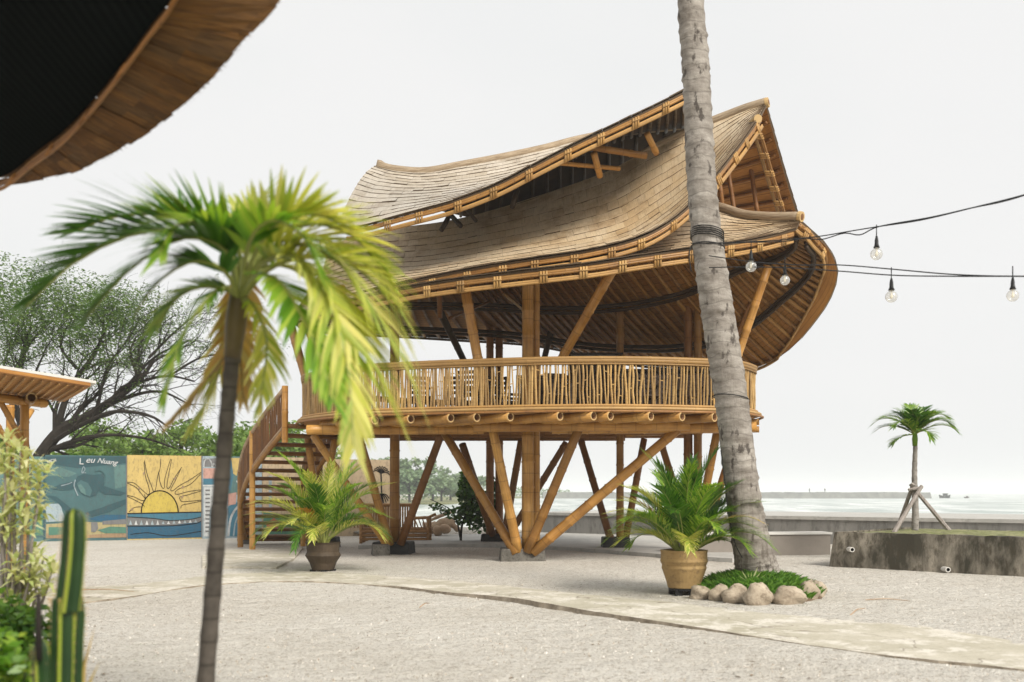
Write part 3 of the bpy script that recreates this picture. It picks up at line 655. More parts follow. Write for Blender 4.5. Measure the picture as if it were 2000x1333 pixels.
for a_, b_, r_ in (((1150, 287, 21.2), (1262, 305, 21.6), .075), ((1160, 300, 20.9), (1172, 345, 21.4), .07), ((1264, 262, 20.9), (1282, 300, 21.4), .07), ((1080, 318, 21.2), (1210, 330, 22), .05),
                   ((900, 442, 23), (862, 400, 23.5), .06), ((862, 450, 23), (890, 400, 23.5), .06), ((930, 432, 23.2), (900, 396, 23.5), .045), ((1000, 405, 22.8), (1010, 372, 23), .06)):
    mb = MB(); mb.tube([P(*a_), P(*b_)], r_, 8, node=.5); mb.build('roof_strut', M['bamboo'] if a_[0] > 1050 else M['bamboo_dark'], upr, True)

# ------------------------------------------------------------------ deck and railing
rv = [(592, 737), (600, 731), (640, 722), (700, 714), (800, 708), (950, 702), (1100, 698), (1250, 698), (1380, 702), (1440, 706), (1465, 712), (1473, 719)]
ZD, ZR = 3.16, 4.17
outer = [Vector(((u - 1000) / F * 5190 / (962 - v), 5190 / (962 - v), 0)) for u, v in rv]
back_ = [(5.18, 22.6), (5.1, 24.6), (4.6, 26.6), (3.2, 28.2), (1.0, 29.0), (-1.4, 29.0), (-3.4, 28.0), (-4.6, 26.4), (-4.98, 24.8)]
loop = outer + [Vector((x, y, 0)) for x, y in back_]
lp = curve(loop + [loop[0]], 200)[:-1]
deck = MB(); inner_c = Vector((.15, 24.3, 0))
ex = lambda p, k: inner_c + (p - inner_c) * k
deck.prism([tuple(ex(p, 1.012))[:2] for p in lp], ZD - .03, ZD)
deck_o = deck.build('deck', M['bamboo_pale'], pav)
m = MT('deck underside slats'); s = m.sep(m.coord('Object')); fr = m.math('FRACT', m.math('MULTIPLY', s[1], 9.0))
m.color(m.mix(m.ramp(fr, [(0, (0, 0, 0)), (.15, (1, 1, 1))]), (.10, .045, .018), m.ramp(m.noise(m.coord('Object', (.5, 6, 1)), 1), [(.3, (.28, .13, .04)), (.7, (.42, .22, .075))]))); M['slats'] = m.m
mb = MB(); mb.prism([tuple(ex(p, 1.0))[:2] for p in lp], ZD - .075, ZD - .034); mb.build('floor_slats', M['slats'], deck_o)
mb = MB(); mb.tube([ex(p, 1.02) + Vector((0, 0, ZD - .01)) for p in lp + [lp[0]]], .035, 8, node=.5); mb.tube([ex(p, 1.03) + Vector((0, 0, ZD - .07)) for p in lp + [lp[0]]], .025, 8, 1, node=.5); mb.build('rim_bamboo', [M['bamboo_pale'], M['bamboo_brown']], deck_o, True)
rail = MB()
for dz, r_, rad in ((0, .055, 1), (.045, .04, 1.004), (-.065, .016, 1.006), (-.065, .016, .994)):
    rail.tube([ex(p, rad) + Vector((0, 0, ZR - .07 + dz)) for p in lp + [lp[0]]], r_, 8, node=.5)
rail.tube([ex(p, 1.008) + Vector((0, 0, ZD + .05)) for p in lp + [lp[0]]], .03, 8, node=.5)
rl = rail.build('railing', M['bamboo_pale'], pav, True)
cum = [0]
for i in range(len(lp)): cum.append(cum[-1] + (lp[(i + 1) % len(lp)] - lp[i]).length)
def along(d):
    d %= cum[-1]
    for i in range(len(lp)):
        if cum[i + 1] >= d: return lp[i].lerp(lp[(i + 1) % len(lp)], (d - cum[i]) / max(cum[i + 1] - cum[i], 1e-9)), i
mb = MB(); d_ = 0
while d_ < cum[-1]:
    p, i = along(d_); e = (lp[(i + 1) % len(lp)] - lp[i]).normalized()
    lean = random.uniform(-.05, .05); u_ = 1000 + p.x / p.y * F; frontish = p.y < 23.6
    j = [random.uniform(-.014, .014) for _ in range(4)]; nrm = (p - inner_c).normalized()
    pts = [p + e * (lean * (k / 3 - .5) + j[k]) + nrm * random.uniform(-.012, .012) + Vector((0, 0, ZD + .02 + (ZR - ZD - .1) * k / 3)) for k in range(4)]
    mb.tube(pts, random.uniform(.014, .027), 5, node=.28)
    if random.random() < .5:
        h = ZD + random.uniform(.15, .85); mb.tube([p + Vector((0, 0, h)), p + e * .075 + Vector((0, 0, h + random.uniform(-.02, .02)))], .012, 4)
    dens = .05 if not frontish else .040 if (frontish and u_ < 720) else (.047 if u_ < 940 and frontish else .066)
    d_ += dens * random.uniform(.75, 1.35)
mb.build('slat_infill', M['stick'], rl)

# joists with open culm ends, bearers
jd = Vector((.66, -.75, 0))
for k, u in enumerate((735, 800, 870, 935, 990, 1085, 1150, 1183, 1255, 1315, 1379, 1440)):
    t_ = None
    for p in lp[:125]:
        if t_ is None or abs(1000 + p.x / p.y * F - u) < abs(1000 + t_.x / t_.y * F - u): t_ = p
    e = Vector((t_.x, t_.y, ZD - .165)); e = ex(e, 1.015); e.z = ZD - .165
    mb = MB(); L_ = 3.5 if u > 980 else 2.0
    mb.tube([e - jd * L_ + Vector((0, 0, .02)), e - jd * 1.5, e + jd * .09], .095, 12, node=.55, hollow=(1, 2)); mb.build('joist', [M['bamboo'], M['rim'], M['bore']], deck_o, True)
for (ua, ub, Y, z) in ((600, 945, 21.7, 2.86), (925, 1132, 20.7, 2.86), (1078, 1420, 21.0, 2.84), (1128, 1345, 20.6, 2.87), (1335, 1474, 20.9, 2.86)):
    mb = MB(); mb.tube([Vector(((ua - 1000) / F * Y, Y, z)), Vector(((ub - 1000) / F * Y, Y - .1, z + .01))], .11, 14, node=.6, hollow=(1, 2)); mb.build('bearer', [M['bamboo'], M['rim'], M['bore']], deck_o, True)
for Y, z in ((22.6, 2.93), (24.4, 2.97), (26.4, 3.0), (28.2, 3.02)):
    mb = MB(); hw = 4.6 if Y < 27 else 3.2; mb.tube([Vector((-hw, Y, z)), Vector((hw, Y, z))], .065, 10, node=.6); mb.build('bearer', M['bamboo_brown'], deck_o, True)
mb = MB(); q = Vector((5.1, 21.5, ZD - .2))
for dx, z in ((0, ZD - .14), (.0, ZD - .30)): mb.tube([Vector((3.6, 21.9, z)), Vector((5.34, 21.5, z))], .07, 10, node=.5)
mb.build('bearer', M['bamboo'], deck_o, True)

# ------------------------------------------------------------------ columns and struts
def pole(a, b, r, name, mat='bamboo', n=10):
    mb = MB(); mb.tube([a, b], [r * 1.06, r * .96], n, node=.55); return mb.build(name, M[mat], pav, True)
def col(u, Y, r, zt, mat='bamboo', zb=.3): x = (u - 1000) / F * Y; return pole(Vector((x, Y, zb)), Vector((x, Y, zt)), r, 'column', mat)
def vstrut(a, b, r, mat='bamboo', name='strut'): return pole(P(*a), P(*b), r, name, mat)
# footings
def footing(u, v, wd, dp, ht, mat, rz=0):
    g_ = G(u, v); mb = MB(); mb.box((g_.x, g_.y + dp / 2, ht / 2 - .03), (wd, dp, ht + .06), Matrix.Rotation(rz, 3, 'Z'), taper=.94)
    o = mb.build('footing', M[mat], pav); bv = o.modifiers.new('b', 'BEVEL'); bv.width = .03; bv.segments = 2
    return o
footing(1020, 1098, 1.0, .85, .28, 'stone_grey', .05)
footing(765, 1084, .95, .8, .30, 'stone_dark', -.1); footing(742, 1087, .42, .4, .27, 'stone_grey', .2)
footing(972, 1065, 1.0, .8, .30, 'stone_dark')
footing(1205, 1078, .72, .7, .36, 'stone_dark'); footing(1362, 1082, .9, .7, .3, 'stone_dark'); footing(628, 1072, .8, .7, .3, 'stone_dark')
col(1031, 21.75, .13, 6.3); col(1047, 21.95, .085, 6.2)
col(771, 24.1, .115, 6.6); 
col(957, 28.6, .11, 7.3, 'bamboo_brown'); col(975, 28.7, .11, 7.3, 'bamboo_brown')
col(1211, 25.4, .095, 6.6, 'bamboo'); 
col(1344, 24.4, .11, 7.6, 'bamboo_brown'); col(1363, 24.3, .10, 7.6, 'bamboo')
col(622, 26.2, .11, 5.8, 'bamboo_brown')
for a, b, r, mt in (
    ((1012, 1078, 21.55), (962, 838, 20.9), .10, 'bamboo'), ((1008, 1082, 21.5), (866, 842, 22.3), .10, 'bamboo'),
    ((1030, 1078, 21.5), (1133, 832, 20.7), .10, 'bamboo'), ((1040, 1080, 21.5), (1335, 830, 20.9), .105, 'bamboo'),
    ((762, 1064, 23.9), (700, 850, 23.0), .10, 'bamboo'), ((782, 1064, 23.9), (862, 848, 23.6), .095, 'bamboo_brown'), ((757, 1066, 23.8), (612, 850, 22.6), .09, 'bamboo'),
    ((962, 1045, 28.4), (903, 868, 27), .105, 'bamboo_brown'), ((985, 1048, 28.3), (1018, 860, 27.5), .1, 'bamboo_brown'), ((992, 1050, 28.2), (1105, 866, 26.5), .095, 'bamboo_brown'),
    ((1193, 1056, 25.3), (1135, 862, 26.5), .095, 'bamboo_brown'), ((1222, 1052, 25.5), (1258, 858, 26), .09, 'bamboo_brown'),
    ((1358, 1060, 24.2), (1400, 846, 23.2), .10, 'bamboo'), ((1352, 1062, 24.2), (1290, 862, 25), .09, 'bamboo_brown'), ((1372, 1060, 24.2), (1440, 846, 23), .09, 'bamboo_brown'),
    ((622, 1050, 26), (655, 850, 25), .09, 'bamboo'), ((628, 1050, 26), (600, 850, 25), .09, 'bamboo')):
    vstrut(a, b, r, mt)
for a, b, r, mt in (
    ((904, 540, 20.3), (952, 806, 20.6), .10, 'bamboo'), ((1202, 518, 20.1), (1094, 706, 21.2), .10, 'bamboo'), ((1500, 520, 21.6), (1436, 710, 21.9), .095, 'bamboo'),
    ((855, 600, 27), (906, 705, 28), .095, 'bamboo_dark'), ((1088, 600, 28), (1062, 705, 28.3), .09, 'bamboo_dark'), ((858, 545, 22.5), (859, 622, 22.6), .06, 'bamboo_brown'),
    ((563, 618, 24.6), (600, 750, 23.6), .10, 'bamboo'), ((596, 630, 27), (640, 745, 27.4), .095, 'bamboo_brown'), ((690, 640, 25), (690, 790, 24), .09, 'bamboo_brown'),
    ((1330, 520, 24), (1268, 640, 27), .06, 'bamboo_brown'), ((1480, 560, 23.4), (1425, 690, 24), .06, 'bamboo_brown'), ((878, 622, 24), (955, 590, 26), .035, 'bamboo_brown'), ((984, 575, 23), (1045, 625, 26), .03, 'bamboo_pale'),
    ((665, 560, 22), (690, 800, 21.6), .10, 'bamboo')):
    vstrut(a, b, r, mt, 'roof_brace')

# ------------------------------------------------------------------ furniture on the deck
def chair_proto(loc):
    t = thing('deck_chair', 'dark wooden chair behind the front railing', 'chair', loc, 'dark chairs on the deck')
    L0 = Vector(loc)
    mb = MB(); mb.box(L0 + Vector((0, 0, .45)), (.46, .46, .05)); mb.build('seat', M['darkwood'], t)
    mb = MB()
    for k in range(4): mb.box(L0 + Vector((0, .22, .58 + k * .11)), (.42, .03, .07))
    mb.build('backrest', M['darkwood'], t)
    for sx in (-1, 1):
        for sy in (-1, 1):
            mb = MB(); top = .95 if sy > 0 else .66
            mb.box(L0 + Vector((.21 * sx, .21 * sy, top / 2)), (.045, .045, top)); mb.build('leg', M['darkwood'], t)
        mb = MB(); mb.box(L0 + Vector((.21 * sx, 0, .675)), (.06, .46, .03)); mb.build('armrest', M['darkwood'], t)
    return t
c0 = chair_proto((1.2, 22.4, ZD))
spots = [(1.2, 22.4, 2.9), (-.3, 22.2, .2), (.55, 23.3, 1.5), (1.95, 22.1, 2.6), (2.5, 23.2, -.3), (3.3, 22.4, 3.3), (3.9, 23.0, 1.2), (-1.3, 22.6, 3.0), (2.0, 25.6, 0), (.2, 26, .5), (1.0, 21.6, .3), (2.35, 21.5, -.4), (3.0, 21.8, .1), (-.9, 21.5, 2.8), (-2.0, 22.2, .4), (3.95, 21.9, -.3)]
where = ['third from the right column', 'just right of the long front brace', 'between the twin front columns and first table', 'beside the first round table', 'behind the round table at the middle of the deck', 'left of the right twin columns', 'closest to the right twin columns', 'left of the long front brace', 'at the back of the deck, right of centre', 'rear left of centre', 'right behind the rail near the twin front columns', 'right behind the rail at the middle of the deck', 'right behind the rail left of the coconut trunk', 'right behind the rail left of the long front brace', 'left part of the deck near the single column', 'right behind the rail, nearest the coconut trunk']
for i, (x, y, rz) in enumerate(spots):
    c = c0 if i == 0 else copy_tree(c0)
    c.location = (x, y, ZD); c.rotation_euler = (0, 0, rz); c['label'] = 'dark wooden armchair on the deck, ' + where[i]
for (x, y, lab) in ((1.55, 23.1, 'round dark table on the deck behind the middle of the railing'), (3.15, 23.3, 'round dark table on the deck near the right twin columns'), (-.75, 23.0, 'round dark table on the deck near the long front brace')):
    t = thing('deck_table', lab, 'table', (x, y, ZD), 'round tables on the deck')
    mb = MB(); mb.tube([(x, y, ZD + .70), (x, y, ZD + .745)], .42, 20); mb.build('tabletop', M['darkwood'], t)
    mb = MB(); mb.tube([(x, y, ZD + .02), (x, y, ZD + .70)], .04, 8); mb.build('pedestal', M['darkwood'], t)
    mb = MB(); mb.tube([(x, y, ZD), (x, y, ZD + .03)], [.24, .2], 14); mb.build('base', M['darkwood'], t)

def cabinet(name, lab, cat, x, y, w_, h_, dpt, shelf):
    t = thing(name, lab, cat, (x, y, ZD)); z = ZD
    for sx in (-1, 1): mb = MB(); mb.box((x + sx * (w_ / 2 - .03), y, z + h_ / 2), (.06, dpt, h_)); mb.build('side_panel', M['darkwood'], t)
    mb = MB(); mb.box((x, y, z + h_ + .025), (w_ + .1, dpt + .1, .05)); mb.build('top', M['darkwood'], t)
    for k in range(shelf): mb = MB(); mb.box((x, y, z + .12 + (h_ - .2) * k / max(1, shelf - 1)), (w_ - .12, dpt - .02, .04)); mb.build('shelf', M['darkwood'], t)
    mb = MB(); mb.box((x, y - dpt / 2 + .03, z + h_ * .47), (w_ - .125, .04, h_ * .9)); mb.build('front_panel', M['bamboo_dark'], t)
cabinet('bar_counter', 'long dark bar counter on the deck behind the right part of the railing', 'counter', 3.6, 24.2, 2.6, 1.25, .6, 3)
cabinet('shelf_unit', 'tall dark shelf unit on the deck between the middle column and the right columns', 'shelf', 2.05, 24.9, 1.3, 1.75, .45, 5)
cabinet('side_board', 'dark sideboard on the deck behind the twin front columns', 'sideboard', .75, 24.6, 1.2, 1.15, .5, 3)
# ------------------------------------------------------------------ staircase
st = thing('bamboo_staircase', 'open bamboo staircase with slatted curved railing rising to the deck', 'staircase', G(525, 1062))
b0 = Vector((-6.9, 29.0, 0)); b1 = Vector((-4.75, 24.2, ZD)); NS = 15
fl = lambda f: b0.lerp(b1, f) + Vector((-.45 * math.sin(PI * f), -.15 * math.sin(PI * f), 0))
def cross(f):
    t_ = fl(min(f + .02, 1.05)) - fl(f - .02); t_.z = 0; t_.normalize(); return Vector((-t_.y, t_.x, 0))
for i in range(NS):
    f = i / (NS - 1); c = fl(f); c.z = .22 + (ZD - .3) * f; cx = cross(f); hw = .80; fw = Vector((cx.y, -cx.x, 0))
    mb = MB()
    for k in range(3): mb.tube([c - cx * hw + fw * .1 * (k - 1), c + cx * hw + fw * .1 * (k - 1) + Vector((0, 0, random.uniform(-.01, .01)))], .05, 7, node=.5)
    mb.build('tread', M['bamboo_brown'], st, True)
for sgn in (1, -1):
    pts = []
    for k in range(17):
        f = k / 16; c = fl(f) + cross(f) * .84 * sgn; c.z = .12 + (ZD - .3) * f; pts.append(c)
    mb = MB(); mb.tube(pts, .065, 8, node=.5); mb.build('stringer', M['bamboo'], st, True)
    top = [p + Vector((0, 0, 1.0)) for p in pts]
    mb = MB(); mb.tube(top, .06, 8, node=.5); mb.tube([p + Vector((0, 0, .12)) for p in pts], .035, 8, node=.5); hr = mb.build('handrail', M['driftwood'], st, True)
    mb = MB()
    for k in range(88):
        f = k / 87 * .999; a_ = cr(pts, f); b_ = cr(top, min(1, max(0, f + random.uniform(-.006, .006))))
        mb.tube([a_, a_.lerp(b_, .5) + Vector((random.uniform(-.015, .015), random.uniform(-.015, .015), 0)), b_], .021, 5, node=.3)
    mb.build('slat_infill', M['bamboo_brown'], hr)
    for f in (0, .33, .66, 1.0):
        p = cr(pts, f); zt = p.z + 1.05
        mb = MB(); mb.tube([Vector((p.x, p.y, .0 if f < .9 else p.z - .3)), Vector((p.x, p.y, zt))], .14 if f == 0 else .075, 12, node=.6, hollow=(1, 2)); mb.build('newel_post', [M['bamboo'], M['rim'], M['bore']], st, True)
        if f == 0:
            mb = MB(); mb.box((p.x, p.y, .06), (.3, .3, .14)); mb.build('base_block', M['stone_grey'], st)
mb = MB(); c = fl(0); cx = cross(0)
for z in (.12, .22): mb.tube([c - cx * 1.1 + Vector((0, .1, z)), c + cx * 1.1 + Vector((0, .1, z))], .05, 8, node=.5)
mb.build('bottom_rail', M['bamboo_brown'], st, True)

# ------------------------------------------------------------------ fronds
def frond(mb, pts, ln=.3, wd=.02, n=26, start=.14, sweep=50, lift=.25, droop=.5, mi=0, mr=1, r0=.012, up=None, seg=3, jit=.12, tipk=.45, skip=0.0):
    """rachis through pts, folded leaflets on both sides that sag under their weight"""
    total = sum((pts[i + 1] - pts[i]).length for i in range(len(pts) - 1))
    cv = curve(pts, 12); mb.tube(cv, [r0 * (1 - .8 * i / 11) for i in range(12)], 5, mr, cap=False)
    for i in range(n):
        t = start + (1 - start) * (i + .5) / n; c = cr(pts, t); T = (cr(pts, min(1, t + .03)) - cr(pts, max(0, t - .03))).normalized()
        U = up or Vector((0, 0, 1)); S_ = T.cross(U)
        if S_.length < .15: S_ = T.cross(Vector((.3, 1, .1)))
        S_.normalize(); Nn = S_.cross(T).normalized()
        x = (t - start) / (1 - start); prof = (math.sin(PI * (.16 + .72 * x)) ** .8) * (1 - .35 * x) if x < .97 else tipk
        sw = R(sweep) * (1 - .55 * x)
        for sg in (-1, 1):
            if random.random() < skip: continue
            l = ln * prof * random.uniform(.82, 1.1); a = sw * random.uniform(1 - jit, 1 + jit); lf = lift + random.uniform(-jit, jit)
            d = (T * math.cos(a) + (S_ * sg * math.cos(lf) + Nn * math.sin(lf)) * math.sin(a)).normalized()
            W = d.cross(Nn); W = W.normalized() if W.length > .05 else T
            p = c.copy(); row = None; w_ = wd * random.uniform(.8, 1.15)
            for k in range(seg + 1):
                f = k / seg; ww = w_ * (.55 + .9 * f if f < .4 else (.91 - (f - .4) * 1.38)) if k < seg else .001
                a1 = p - W * ww; b1_ = p + W * ww
                if row: mb.face([row[0], row[1], b1_, a1], None, mi)
                row = (a1, b1_)
                dd_ = (d + Vector((0, 0, -droop * f * f * 1.4))).normalized(); p = p + dd_ * l / seg
def weld_build(mb, name, mats, parent):
    o = mb.build(name, mats, parent)
    import bmesh
    bm = bmesh.new(); bm.from_mesh(o.data); bmesh.ops.remove_doubles(bm, verts=bm.verts, dist=1e-5); bm.to_mesh(o.data); bm.free(); return o

# near palm in front (blurred)
NY = 4.8
np_ = thing('young_palm', 'young palm with yellowing drooping fronds, out of focus in the foreground', 'palm tree', (P(392, 1569, NY).x, NY, 0))
base = Vector((P(380, 1569, NY).x, NY, 0)); cpts = [base, P(392, 1450, NY), P(408, 1250, NY), P(424, 1050, NY), P(438, 880, NY), P(448, 760, NY), P(456, 680, NY)]
mb = MB(); tr = curve(cpts, 60); rr = [.043 * (1 - .2 * i / 59) + (.0035 if i % 4 == 0 else 0) for i in range(60)]
mb.tube(tr, rr, 14)
m = MT('ringed young palm trunk'); s = m.sep(m.coord('Object')); fr = m.math('FRACT', m.math('MULTIPLY', s[2], 9.0)); n = m.noise(m.coord('Object'), 9, 4)
c = m.ramp(n, [(.3, (.03, .025, .02)), (.7, (.095, .08, .065))]); m.color(m.mix(m.ramp(fr, [(0, (1, 1, 1)), (.14, (0, 0, 0))]), c, (.018, .015, .011))); m.bump(n, .3, .01); M['young_trunk'] = m.m  # bark colour darkened in place of shade from the building at left
mb.build('trunk', M['young_trunk'], np_, True)
mb = MB(); mb.tube(curve([P(454, 700, NY), P(460, 640, NY), P(468, 570, NY), P(476, 510, NY)], 10), [.040, .042, .046, .05, .05, .046, .042, .035, .03, .02], 12); mb.build('crownshaft', M['rachis_dark'], np_, True)
C0 = (468, 590, NY)
nf = [  # control points, material, leaflet length, width, n, lift, droop
    ([C0, (445, 500, 4.75), (375, 455, 4.7), (270, 455, 4.62), (150, 510, 4.55), (50, 600, 4.5)], 'frond_dark', .46, .023, 38, .35, .12, .016),
    ([C0, (450, 500, 4.85), (395, 450, 4.95), (310, 420, 5.05), (220, 425, 5.15), (140, 455, 5.2)], 'frond_dark', .46, .023, 34, .55, .1, .016),
    ([C0, (460, 510, 4.8), (420, 460, 4.75), (360, 430, 4.7), (290, 420, 4.68)], 'frond_green', .40, .023, 28, .45, .05, .016),
    ([C0, (455, 510, 4.7), (410, 470, 4.55), (340, 470, 4.4), (250, 530, 4.3), (170, 620, 4.25)], 'frond_dark', .40, .022, 34, .2, .25, .015),
    ([C0, (470, 500, 4.7), (440, 450, 4.55), (390, 430, 4.4), (340, 445, 4.3), (310, 500, 4.2)], 'frond_green', .30, .018, 26, .2, .3, .015),
    ([C0, (485, 490, 4.9), (500, 440, 5.0), (530, 420, 5.15), (580, 430, 5.3)], 'frond_green', .30, .018, 24, .5, .1, .014),
    ([C0, (490, 500, 4.9), (530, 450, 5.0), (590, 430, 5.1), (660, 450, 5.2)], 'frond_yellow', .34, .017, 26, .4, .1, .014),
    ([C0, (500, 500, 4.8), (560, 450, 4.8), (640, 440, 4.85), (710, 480, 4.9), (745, 545, 4.95)], 'frond_yellow', .42, .0175, 32, .3, .3, .014),
    ([C0, (500, 510, 4.85), (570, 465, 4.9), (650, 480, 4.95), (740, 540, 5.0), (800, 640, 5.0)], 'frond_yellow', .44, .0175, 36, .2, .3, .014),
    ([C0, (505, 510, 4.7), (580, 475, 4.6), (660, 510, 4.55), (720, 590, 4.5), (780, 690, 4.48), (820, 790, 4.48)], 'frond_yellow', .42, .018, 38, .1, .4, .014),
    ([C0, (505, 520, 4.7), (570, 500, 4.6), (640, 550, 4.5), (690, 640, 4.42), (745, 740, 4.4), (785, 830, 4.4)], 'frond_yellow', .44, .0175, 38, .1, .4, .014),
    ([C0, (500, 520, 4.65), (560, 500, 4.5), (620, 550, 4.4), (660, 640, 4.3), (685, 760, 4.25), (690, 870, 4.22)], 'frond_yellow', .42, .0175, 38, .1, .35, .014),
    ([C0, (500, 540, 4.6), (545, 550, 4.45), (590, 620, 4.3), (625, 700, 4.2), (650, 780, 4.15)], 'frond_green', .34, .02, 32, .05, .4, .014),
    ([C0, (500, 530, 4.9), (560, 520, 5.0), (620, 560, 5.1), (670, 640, 5.15), (700, 720, 5.15)], 'frond_yellow', .42, .0175, 32, .2, .35, .014),
    ([C0, (520, 530, 4.75), (600, 500, 4.7), (690, 520, 4.7), (760, 590, 4.7), (800, 680, 4.7)], 'frond_yellow', .44, .0175, 36, .2, .35, .014),
    ([C0, (500, 490, 4.6), (550, 430, 4.5), (620, 420, 4.45), (690, 450, 4.4)], 'frond_yellow', .36, .021, 28, .45, .15, .014),
    ([C0, (480, 500, 4.6), (500, 450, 4.45), (540, 430, 4.35), (590, 460, 4.3), (620, 520, 4.28)], 'frond_green', .30, .02, 26, .3, .3, .014),
    ([C0, (440, 530, 4.6), (380, 510, 4.5), (310, 550, 4.4), (260, 620, 4.35)], 'frond_dark', .34, .021, 28, .1, .3, .014),
    ([C0, (450, 570, 4.8), (400, 560, 4.75), (350, 580, 4.7), (300, 640, 4.7)], 'frond_green', .30, .02, 26, .1, .4, .013),
    ([C0, (480, 540, 4.9), (470, 600, 5.0), (440, 690, 5.05), (390, 760, 5.05), (330, 825, 5.05)], 'frond_dry', .28, .015, 36, 0, .6, .013),
    ([C0, (470, 560, 4.95), (450, 640, 5.05), (430, 720, 5.1), (400, 790, 5.1), (370, 840, 5.1)], 'frond_yellow', .26, .014, 30, 0, .6, .013),
    ([C0, (440, 560, 4.7), (400, 590, 4.6), (360, 650, 4.55), (335, 720, 4.5), (320, 780, 4.5)], 'frond_green', .22, .016, 24, .1, .5, .012),
    ([C0, (470, 620, 4.95), (470, 700, 5.0), (475, 780, 5.0)], 'frond_dry', .22, .014, 20, 0, .8, .01),
    ([C0, (470, 470, 4.8), (485, 430, 4.85), (505, 405, 4.9), (530, 400, 4.95)], 'frond_yellow', .26, .015, 20, .5, .1, .012),
    ([C0, (490, 590, 4.7), (520, 660, 4.65), (515, 740, 4.6), (505, 800, 4.6)], 'frond_yellow', .22, .014, 22, 0, .8, .012)]
for pts, mt, ln, wd, n_, lf, dr, r0 in nf:
    mb = MB(); frond(mb, [P(*q) for q in pts], ln, wd, n_, .22, 48, lf, dr, 0, 1, r0, seg=4, skip=.05)
    weld_build(mb, 'frond', [M[mt], M['rachis'] if mt != 'frond_dry' else M['rachis_dark']], np_)

def arc(base, az, el, ln, droop, n=7):
    p = base.copy(); out = [p.copy()]; e = el
    for k in range(n - 1):
        d = Vector((math.cos(az) * math.cos(e), math.sin(az) * math.cos(e), math.sin(e))); p = p + d * ln / (n - 1); out.append(p.copy()); e -= droop * (k + 1) / (n - 1) / (n / 2)
    return out
def potted(name, g_, pot, ht, spread, label, mats, seed, group, dens=30, extra=()):
    random.seed(seed)
    t = thing(name, label, 'potted palm', g_, group)
    pot(t, g_)
    for i in range(dens):
        az = 2 * PI * (i * .382 + random.random() * .1); k = i / dens
        el = R(84 - 52 * k ** .9 + random.uniform(-7, 7)); ln = ht * random.uniform(.75, 1.0) * (1 - .2 * k)
        b_ = g_ + Vector((math.cos(az) * .1 * random.random(), math.sin(az) * .1 * random.random(), pot_h))
        mb = MB(); frond(mb, arc(b_, az, el, ln, R(45 + 75 * k) * spread), .42, .0115, 52, .2, 50, .35, .35, 0, 1, .011, seg=3)
        mt = random.choice(mats) if k > .3 else random.choice(mats[:2])
        mb.build('frond', [M[mt], M['rachis']], t)
    for (az, el, ln, dr, mt) in extra:
        b_ = g_ + Vector((0, 0, pot_h)); mb = MB(); frond(mb, arc(b_, az, el, ln, dr), .26, .011, 30, .35, 52, .2, .4, 0, 1, .011, seg=3); mb.build('frond', [M[mt], M['rachis']], t)
    return t
def pot_right(t, g_):
    mb = MB(); mb.lathe([(.20, .10), (.235, .12), (.255, .2), (.31, .36), (.325, .40), (.32, .43), (.318, .44), (.345, .50), (.335, .54), (.335, .62), (.345, .66), (.30, .66), (.29, .56), (0, .56)], g_, 8 * 4); mb.build('pot', M['clay'], t)
    mb = MB(); mb.lathe([(0, .53), (.3, .6)], g_, 20); mb.build('soil', M['soil'], t)
    mb = MB()
    for k in range(5): a = 2 * PI * k / 5 + .3; mb.box(g_ + Vector((.17 * math.cos(a), .17 * math.sin(a), .055)), (.10, .10, .115))
    mb.lathe([(.2, .07), (.225, .08), (.225, .11), (.2, .115)], g_, 24); mb.build('pot_feet', M['black'], t)
pot_h = .58
gR = G(1336, 1163)
potted('potted_palm', gR, pot_right, 1.68, 1.0, 'bushy areca palm in a pale ochre pot beside the ring of boulders', ['frond_green', 'frond_dark', 'frond_green', 'frond_green', 'frond_yellow'], 11, 'potted palms on the sand', 46,
       extra=((R(182), R(60), 1.3, R(60), 'frond_orange'), (R(200), R(50), 1.5, R(85), 'frond_yellow'), (R(330), R(50), 1.4, R(100), 'frond_dry')))
def pot_left(t, g_):
    mb = MB(); mb.lathe([(.19, .03), (.21, .05), (.25, .17), (.335, .31), (.315, .35), (.30, .38), (.315, .52), (.335, .56), (.29, .56), (.28, .5), (0, .5)], g_, 32); mb.build('pot', M['clay_dark'], t)
    mb = MB(); mb.lathe([(0, .47), (.28, .53)], g_, 20); mb.build('soil', M['soil'], t)
    mb = MB()
    for k in range(4): a = 2 * PI * k / 4 + .3; mb.box(g_ + Vector((.19 * math.cos(a), .19 * math.sin(a), .02)), (.1, .1, .05))
    mb.build('pot_feet', M['black'], t)
gL = G(631, 1117); pot_h = .54
potted('potted_palm', gL, pot_left, 1.95, 1.05, 'bushy areca palm in a dark clay pot by the foot of the staircase', ['frond_green', 'frond_yellow', 'frond_dark', 'frond_green', 'frond_yellow'], 5, 'potted palms on the sand', 44,
       extra=((R(250), R(60), 1.2, R(90), 'frond_orange'), (R(165), R(45), 1.7, R(60), 'frond_yellow'), (R(190), R(40), 1.6, R(70), 'frond_yellow')))
random.seed(21)

